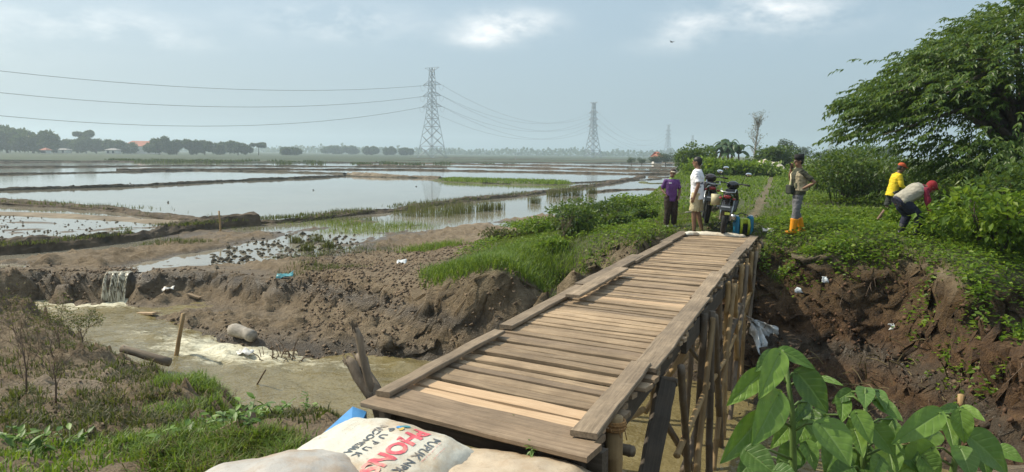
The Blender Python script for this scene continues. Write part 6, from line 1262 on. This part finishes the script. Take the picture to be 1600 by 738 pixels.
big_plant('tall broad-leaved plant in front of the dark bank, leftmost of the corner plants', ((1226, 552), (1240, 740)), 2.2, [(1218, 553, 1187, 623, 46, 0), (1190, 583, 1137, 633, 40, .05), (1220, 548, 1276, 576, 30, .06), (1247, 583, 1297, 646, 58, -.02), (1216, 618, 1176, 697, 60, -.04), (1188, 652, 1127, 725, 50, -.02), (1284, 590, 1318, 602, 12, .1), (1212, 552, 1180, 580, 30, .08), (1165, 704, 1214, 742, 52, -.1), (1262, 655, 1245, 694, 36, .05), (1242, 645, 1292, 652, 26, .05), (1282, 662, 1331, 728, 72, -.05), (1245, 700, 1216, 745, 50, .03), (1215, 616, 1222, 606, 10, 0), (1210, 735, 1250, 752, 40, -.15), (1258, 690, 1275, 735, 34, .1), (1232, 668, 1205, 700, 28, .12), (1180, 715, 1150, 748, 34, .05), (1262, 628, 1240, 660, 26, .12)], 1)
big_plant('bushy broad-leaved plant in the middle of the corner plants', ((1352, 625), (1345, 742)), 2.35, [(1352, 607, 1351, 637, 33, 0), (1316, 620, 1316, 660, 32, .02), (1368, 625, 1412, 658, 30, .03), (1337, 645, 1363, 694, 42, -.03), (1290, 648, 1252, 660, 30, .08), (1330, 612, 1300, 630, 24, .1), (1372, 610, 1385, 640, 22, .1), (1365, 668, 1400, 712, 46, .04), (1310, 690, 1290, 742, 60, .06), (1358, 700, 1330, 745, 52, .02), (1385, 690, 1398, 745, 50, .08), (1330, 730, 1290, 752, 44, -.1), (1345, 655, 1320, 690, 34, .06), (1300, 665, 1262, 705, 44, .1), (1380, 660, 1420, 690, 32, .1), (1410, 700, 1440, 740, 36, .08), (1325, 700, 1312, 740, 38, .0), (1375, 715, 1362, 748, 36, -.06), (1335, 672, 1350, 715, 30, -.04), (1395, 655, 1372, 690, 26, .12)], 2)
big_plant('broad-leaved plant under the bamboo stake, rightmost of the corner plants', ((1498, 640), (1488, 742)), 2.45, [(1468, 646, 1394, 694, 46, -.03), (1500, 642, 1508, 694, 38, -.04), (1496, 636, 1461, 643, 18, .03), (1504, 637, 1540, 658, 24, .05), (1476, 650, 1494, 708, 30, .02), (1515, 682, 1580, 740, 66, 0), (1455, 700, 1400, 742, 60, 0), (1462, 672, 1440, 700, 40, .06), (1500, 700, 1520, 748, 46, -.05), (1440, 715, 1470, 748, 50, -.08), (1530, 700, 1545, 748, 40, .06), (1560, 700, 1600, 722, 30, .1)], 3)
# smaller weeds: kite leaves as parts sharing one mesh
lme = MB().add([(0, 0, 0), (-.22, .3, .05), (-.28, .55, .06), (-.12, .85, 0), (0, 1, -.08), (.12, .85, 0), (.28, .55, .06), (.22, .3, .05), (0, .5, 0)], [(0, 8, 1), (1, 8, 2), (2, 8, 3), (3, 8, 4), (4, 8, 5), (5, 8, 6), (6, 8, 7), (7, 8, 0)]).mesh('leaf', True); 
weedmats = {}
def weed(px, py, z, n, sz, h, lab, mt='broad', wide=1.0, spread=.5, seed=0, name='weed', zabs=None, groups='small weeds on the near bank'):
    if mt not in weedmats: m2 = lme.copy(); m2.materials.append(M[mt]); weedmats[mt] = m2
    g = P(px, py, z); g.z = hs(g.x, g.y) if zabs is None else zabs; root = empty(name, g, label=lab, cat='weed', group=groups); rr = random.Random(seed + int(px)); ns = max(1, n // 6); st = []
    for k in range(ns):
        a = rr.uniform(0, 6.28); e = Vector((math.cos(a) * spread * rr.uniform(.1, 1) * h, math.sin(a) * spread * rr.uniform(.1, 1) * h, h * rr.uniform(.6, 1))); st.append(e); MB().tube([(0, 0, -.02), e * .5 + Vector((0, 0, .05 * h)), e], [.005, .004, .002], 5).build('stem', M['stemg'], root)
    for k in range(n):
        e = st[k % ns] * rr.uniform(.3, 1.0); o = bpy.data.objects.new('leaf', weedmats[mt]); col.objects.link(o); o.parent = root; o.location = e; o.rotation_euler = (rr.uniform(-.7, .7), rr.uniform(-.4, .4), rr.uniform(0, 6.28)); s_ = sz * rr.uniform(.6, 1.2); o.scale = (s_ * wide, s_, s_)
    return root
weed(945, 735, -.5, 26, .10, .36, 'bright lance-leaved weed at the foot of the near bridge post', 'broad', .5, .5, 1)
weed(829, 706, -.05, 12, .055, .05, 'tiny green sprig growing on the tan sack', 'broad', .7, .8, 2, zabs=-.06)
weed(806, 650, 0, 6, .035, .02, 'minute sprig sprouting between the fresh planks', 'broad', .5, 1, 3, zabs=-.02)
weed(530, 672, -.6, 22, .08, .22, 'dark green weed behind the printed sack', 'broad', .8, .7, 4); weed(495, 682, -.65, 20, .08, .2, 'leafy weed left of the blue plastic sheet', 'broad', .8, .7, 5)
weed(402, 690, -.9, 20, .10, .30, 'upright weed with rounded leaves above the calm water', 'broad', .9, .5, 6)
for i, (px, py, z, n, s_, h, lab) in enumerate([(350, 690, -.65, 34, .11, .26, 'leafy weed in front of the overhanging grass clump'), (320, 705, -.6, 34, .11, .24, 'pale leafy weed behind the plank end'), (285, 712, -.65, 30, .10, .22, 'low weed left of the plank end'), (390, 690, -.55, 26, .09, .2, 'weed at the top edge of the grey sack'), (255, 735, -.55, 30, .09, .2, 'weed at the bottom edge left of the grey sack'), (60, 725, -.85, 34, .12, .22, 'dark weed in the bottom left corner'), (25, 705, -.95, 34, .12, .24, 'weed at the left edge below the bare shrub'), (110, 715, -.9, 24, .10, .18, 'low weed right of the corner weeds'), (380, 715, -.45, 26, .09, .18, 'weed tucked against the grey sack')]): weed(px, py, z, n, s_, h, lab, 'broad', .75, .9, 10 + i)
weed(1062, 742, -.3, 12, .14, .5, 'large-leaved weed at the bottom edge below the bridge posts', 'broad', .9, .4, 88, groups='small weeds by the bridge')
# bare shrubs on the near bank
def shrub(px, py, z, h, lab, seed, leafy=0, mt='drygrass'):
    g = P(px, py, z); g.z = hs(g.x, g.y); root = empty('bare_shrub', g, label=lab, cat='shrub', group='dry shrubs on the near bank'); rr = random.Random(seed); tips = []
    mb = MB(); mb.tube([(0, 0, -.1), (.02, 0, h * .3), (-.03, .02, h * .55)], [.012, .009, .007], 6); mb.build('stem', M['twig'], root, True); mb = MB()
    def rec(p, d, l, r, k):
        e = p + d * l; mb.tube([p, p.lerp(e, .5) + Vector((rr.gauss(0, .01), rr.gauss(0, .01), 0)), e], [r * .7, r * .55, r * .4], 4); tips.append(e)
        if k:
            for _ in range(rr.choice((2, 3))): rec(p.lerp(e, rr.uniform(.5, 1)), (d + Vector((rr.gauss(0, .5), rr.gauss(0, .5), rr.gauss(.15, .3)))).normalized(), l * rr.uniform(.55, .8), r * .62, k - 1)
    for _ in range(6): rec(Vector((rr.uniform(-.02, .02), 0, h * rr.uniform(.12, .5))), Vector((rr.gauss(0, .5), rr.gauss(0, .5), 1)).normalized(), h * .34, .007, 3)
    mb.build('twigs', M['twig'], root)
    if leafy:
        T = np.repeat(np.array([tuple(p) for p in tips]), leafy, 0); T = T + rng.normal(size=T.shape) * .03; V, F = leaves(T, rdir(len(T)), rdir(len(T)), .035, .018); link('dry_leaves', npmesh('dry_leaves', V, [F]), M[mt], root)
shrub(42, 640, -1.4, 1.25, 'tall dry bare shrub standing at the left edge', 1, 1); shrub(92, 560, -1.65, .85, 'feathery brown shrub in front of the left rapids', 2, 3, 'olive'); shrub(88, 655, -1.3, .8, 'thin dead shrub right of the tall bare one', 3, 0); shrub(355, 640, -1.45, .35, 'small twiggy dead shrub hanging off the grass clump', 4, 0); shrub(128, 545, -1.7, .7, 'olive feathery weed shrub by the stream bend', 5, 3, 'olive')
shrub(880, 392, -.5, .7, 'dark bare twigs at the foot of the slope sapling', 7, 0)
# scrubby cover on the slope between the sacks and the stream
for (px, py, z, r, n, h, mt, lab, sq) in [(450, 690, -.75, .3, 500, .09, 'grass', 'short grass on the brink above the calm water', 1.5), (420, 700, -.7, .35, 450, .09, 'drygrass', 'dry grass behind the grey sack', 1.5), (500, 686, -.6, .25, 400, .09, 'drygrass', 'dry grass beside the weeds behind the sacks', 1.5), (470, 690, -.5, .35, 400, .1, 'olive', 'sparse olive grass behind the printed sack', 1.4), (395, 692, -.9, .3, 500, .10, 'grass', 'grass at the foot of the rounded weed', 1.3)]: patch(px, py, z, r, n, h, mt, 'grass_patch', lab, sq)
r4 = random.Random(21); gp = [ground_hit(r4.uniform(250, 450), r4.uniform(690, 738)) for _ in range(75)]
for mt, sl_i, lab, h in (('bright', slice(0, 30), 'bright green grass on the slope left of the grey sack', .16), ('grass', slice(25, 55), 'mid green grass on the slope behind the sacks', .16), ('drygrass', slice(50, 75), 'straw-coloured grass on the slope behind the sacks', .14)):
    x = np.concatenate([p.x + rng.normal(size=70) * .09 for p in gp[sl_i]]); y = np.concatenate([p.y + rng.normal(size=70) * .09 for p in gp[sl_i]]); grass_obj('slope_grass', lab, M[mt], x, y, rng.uniform(.4, 1.1, len(x)) * h, .010, .8)
weed(450, 692, -.75, 20, .07, .14, 'low weed left of the weeds behind the printed sack', 'broad', .8, .8, 41); weed(430, 690, -.6, 20, .07, .16, 'small weed just above the grey sack', 'broad', .8, .9, 42); weed(475, 678, -.6, 20, .07, .18, 'small weed between the grey sack and the blue sheet', 'broad', .8, .9, 43)

# ragged growth over the near bank and along the bunds
def tufts(name, lab, mt, pts_px, n, spread, h, z=None, wdt=.016):
    X_, Y_ = [], []
    for (px, py, zz_) in pts_px:
        c = P(px, py, zz_); X_.append(c.x + rng.normal(size=n) * spread); Y_.append(c.y + rng.normal(size=n) * spread * .8)
    x = np.concatenate(X_); y = np.concatenate(Y_); k = hz(x, y) > -2.12; return grass_obj(name, lab, M[mt], x[k], y[k], rng.uniform(.35, 1.1, k.sum()) * h, wdt, .8)
r2 = random.Random(77); ps = [(r2.uniform(-10, 330), r2.uniform(530, 735), -1.3) for _ in range(120)]
tufts('scrub_grass', 'ragged olive scrub grass scattered over the near bank', 'olive', ps[:48], 42, .10, .2); tufts('scrub_grass', 'withered brown grass scattered over the near bank', 'drygrass', ps[70:105], 40, .12, .17); tufts('scrub_grass', 'green grass tufts scattered over the near bank', 'olive', ps[60:95], 30, .09, .18)
tufts('stream_edge_grass', 'dark ragged grass fringing the near edge of the stream', 'olive', [(x_, y_ + 8, -1.7) for x_, y_ in ((0, 482), (30, 488), (60, 498), (90, 510), (120, 532), (150, 552), (180, 570), (210, 584), (240, 592), (270, 600), (300, 606), (330, 606), (345, 630), (360, 655))], 120, .2, .14)
def bund_grass(lab, l, wd, zt, n, mt, h):
    q = pw(l); seg = rng.integers(0, len(q) - 1, n); u = rng.uniform(0, 1, n); A_ = np.array([tuple(p) for p in q]); p = A_[seg] * (1 - u[:, None]) + A_[seg + 1] * u[:, None]; p[:, :2] += np.clip(rng.normal(size=(n, 2)), -1.8, 1.8) * wd * .3; keep = fbm(p[:, 0] * .5, p[:, 1] * .5, 12, 3) > -.1; p = p[keep]; p[:, 2] = zt
    V, f1, f2 = blades(p, rng.uniform(.4, 1.1, len(p)) * h, .03, .8); link('bund_grass', npmesh('bund_grass', V, [f1, f2]), M[mt], kind='stuff', label=lab, cat='grass')
bund_grass('dull grass along the top of the long near bund', [(-20, 318), (100, 324), (200, 331), (330, 349), (400, 350), (470, 345), (530, 337), (600, 331), (680, 320), (760, 311), (830, 304), (900, 295), (960, 286)], 1.7, -1.28, 5000, 'olive', .22)
bund_grass('dull grass along the dark bund by the muddy field', [(-20, 398), (60, 393), (150, 382), (220, 371), (280, 363), (345, 356), (410, 352)], 1.2, -1.14, 2600, 'olive', .16)
# crumbs and stones clinging to the cut wall
V = []; F = []; vv = np.stack([GX2, GY2, GZ], -1); msk = np.argwhere((wl > .3) & (GZ < -.35) & (GZ > -2.1)); pick = msk[rng.integers(0, len(msk), 2600)]
for (j, i) in pick:
    s_ = abs(rng.normal()) * .017 + .009; o = len(V); q = rng.normal(size=(6, 3)) * .25 + np.array([[1, 0, 0], [-1, 0, 0], [0, 1, 0], [0, -1, 0], [0, 0, .8], [0, 0, -.8]]); V += list(q * s_ + vv[j, i] + rng.normal(size=3) * .02); F += [(o + a, o + b, o + c) for a, b, c in ((0, 2, 4), (2, 1, 4), (1, 3, 4), (3, 0, 4), (2, 0, 5), (1, 2, 5), (3, 1, 5), (0, 3, 5))]
M['redclod'] = simple('red_clod', (.10, .055, .03), .95, var=.6, scale=3)
link('wall_crumbs', npmesh('wall_crumbs', np.array(V), [np.array(F)], True), M['redclod'], kind='stuff', label='earth crumbs and stones clinging to the cut red bank', cat='clods')
mb = MB(); r3 = random.Random(4)
for (j, i) in msk[rng.integers(0, len(msk), 90)]:
    p = Vector(vv[j, i]); d = Vector((r3.gauss(-.3, .3), r3.gauss(-.4, .3), -.8)).normalized(); l = r3.uniform(.12, .45); mb.tube([p + Vector((.03, .05, .02)), p + Vector((-.04, -.06, 0)), p + d * l * .6 + Vector((-.04, -.05, 0)), p + d * l], [.006, .005, .004, .002], 4)
mb.build('roots', M['twig'], None, kind='stuff', label='thin roots dangling from the cut red bank', cat='roots')
for (px, py, lab, sd_) in ((1258, 463, 'small white plastic scrap stuck in the shaded bank wall', 61), (1394, 459, 'pale plastic scrap stuck high in the lit red bank', 62), (1312, 425, 'pale scrap of cloth just under the grass lip of the bank', 63)):
    k = np.argmin([abs(W_px - px) + abs(W_py - py) for W_px, W_py in [((lambda c: (800 - FPX * c.x / c.z, 369 + FPX * c.y / c.z))(M3.transposed() @ (Vector(vv[j, i]) - Vector((0, 0, EYE))))) for j, i in msk[::25]]]); j, i = msk[::25][k]; c = Vector(vv[j, i]) + Vector((-.05, -.09, 0)); s_ = .045
    crumple('litter', [c + Vector((-s_, .02, -s_)), c + Vector((s_, -.02, -s_)), c + Vector((s_ * .8, .05, s_)), c + Vector((-s_, .05, s_))], M['plastic'], lab, 'litter', sd_, .045, 6)
HAZE = 0.00055
# ---------------------------------------------------------------- haze
hm = bpy.data.materials.new('humid_air'); hm.use_nodes = True; t = hm.node_tree; t.nodes.clear()
o_ = t.nodes.new('ShaderNodeOutputMaterial'); pv = t.nodes.new('ShaderNodeVolumePrincipled')
pv.inputs['Color'].default_value = (.76, .90, 1.0, 1); pv.inputs['Density'].default_value = HAZE; pv.inputs['Anisotropy'].default_value = .4
t.links.new(pv.outputs[0], o_.inputs['Volume'])
MB().box((0, 1480, 32), (5400, 3200, 74)).build('haze', hm, None, kind='stuff')
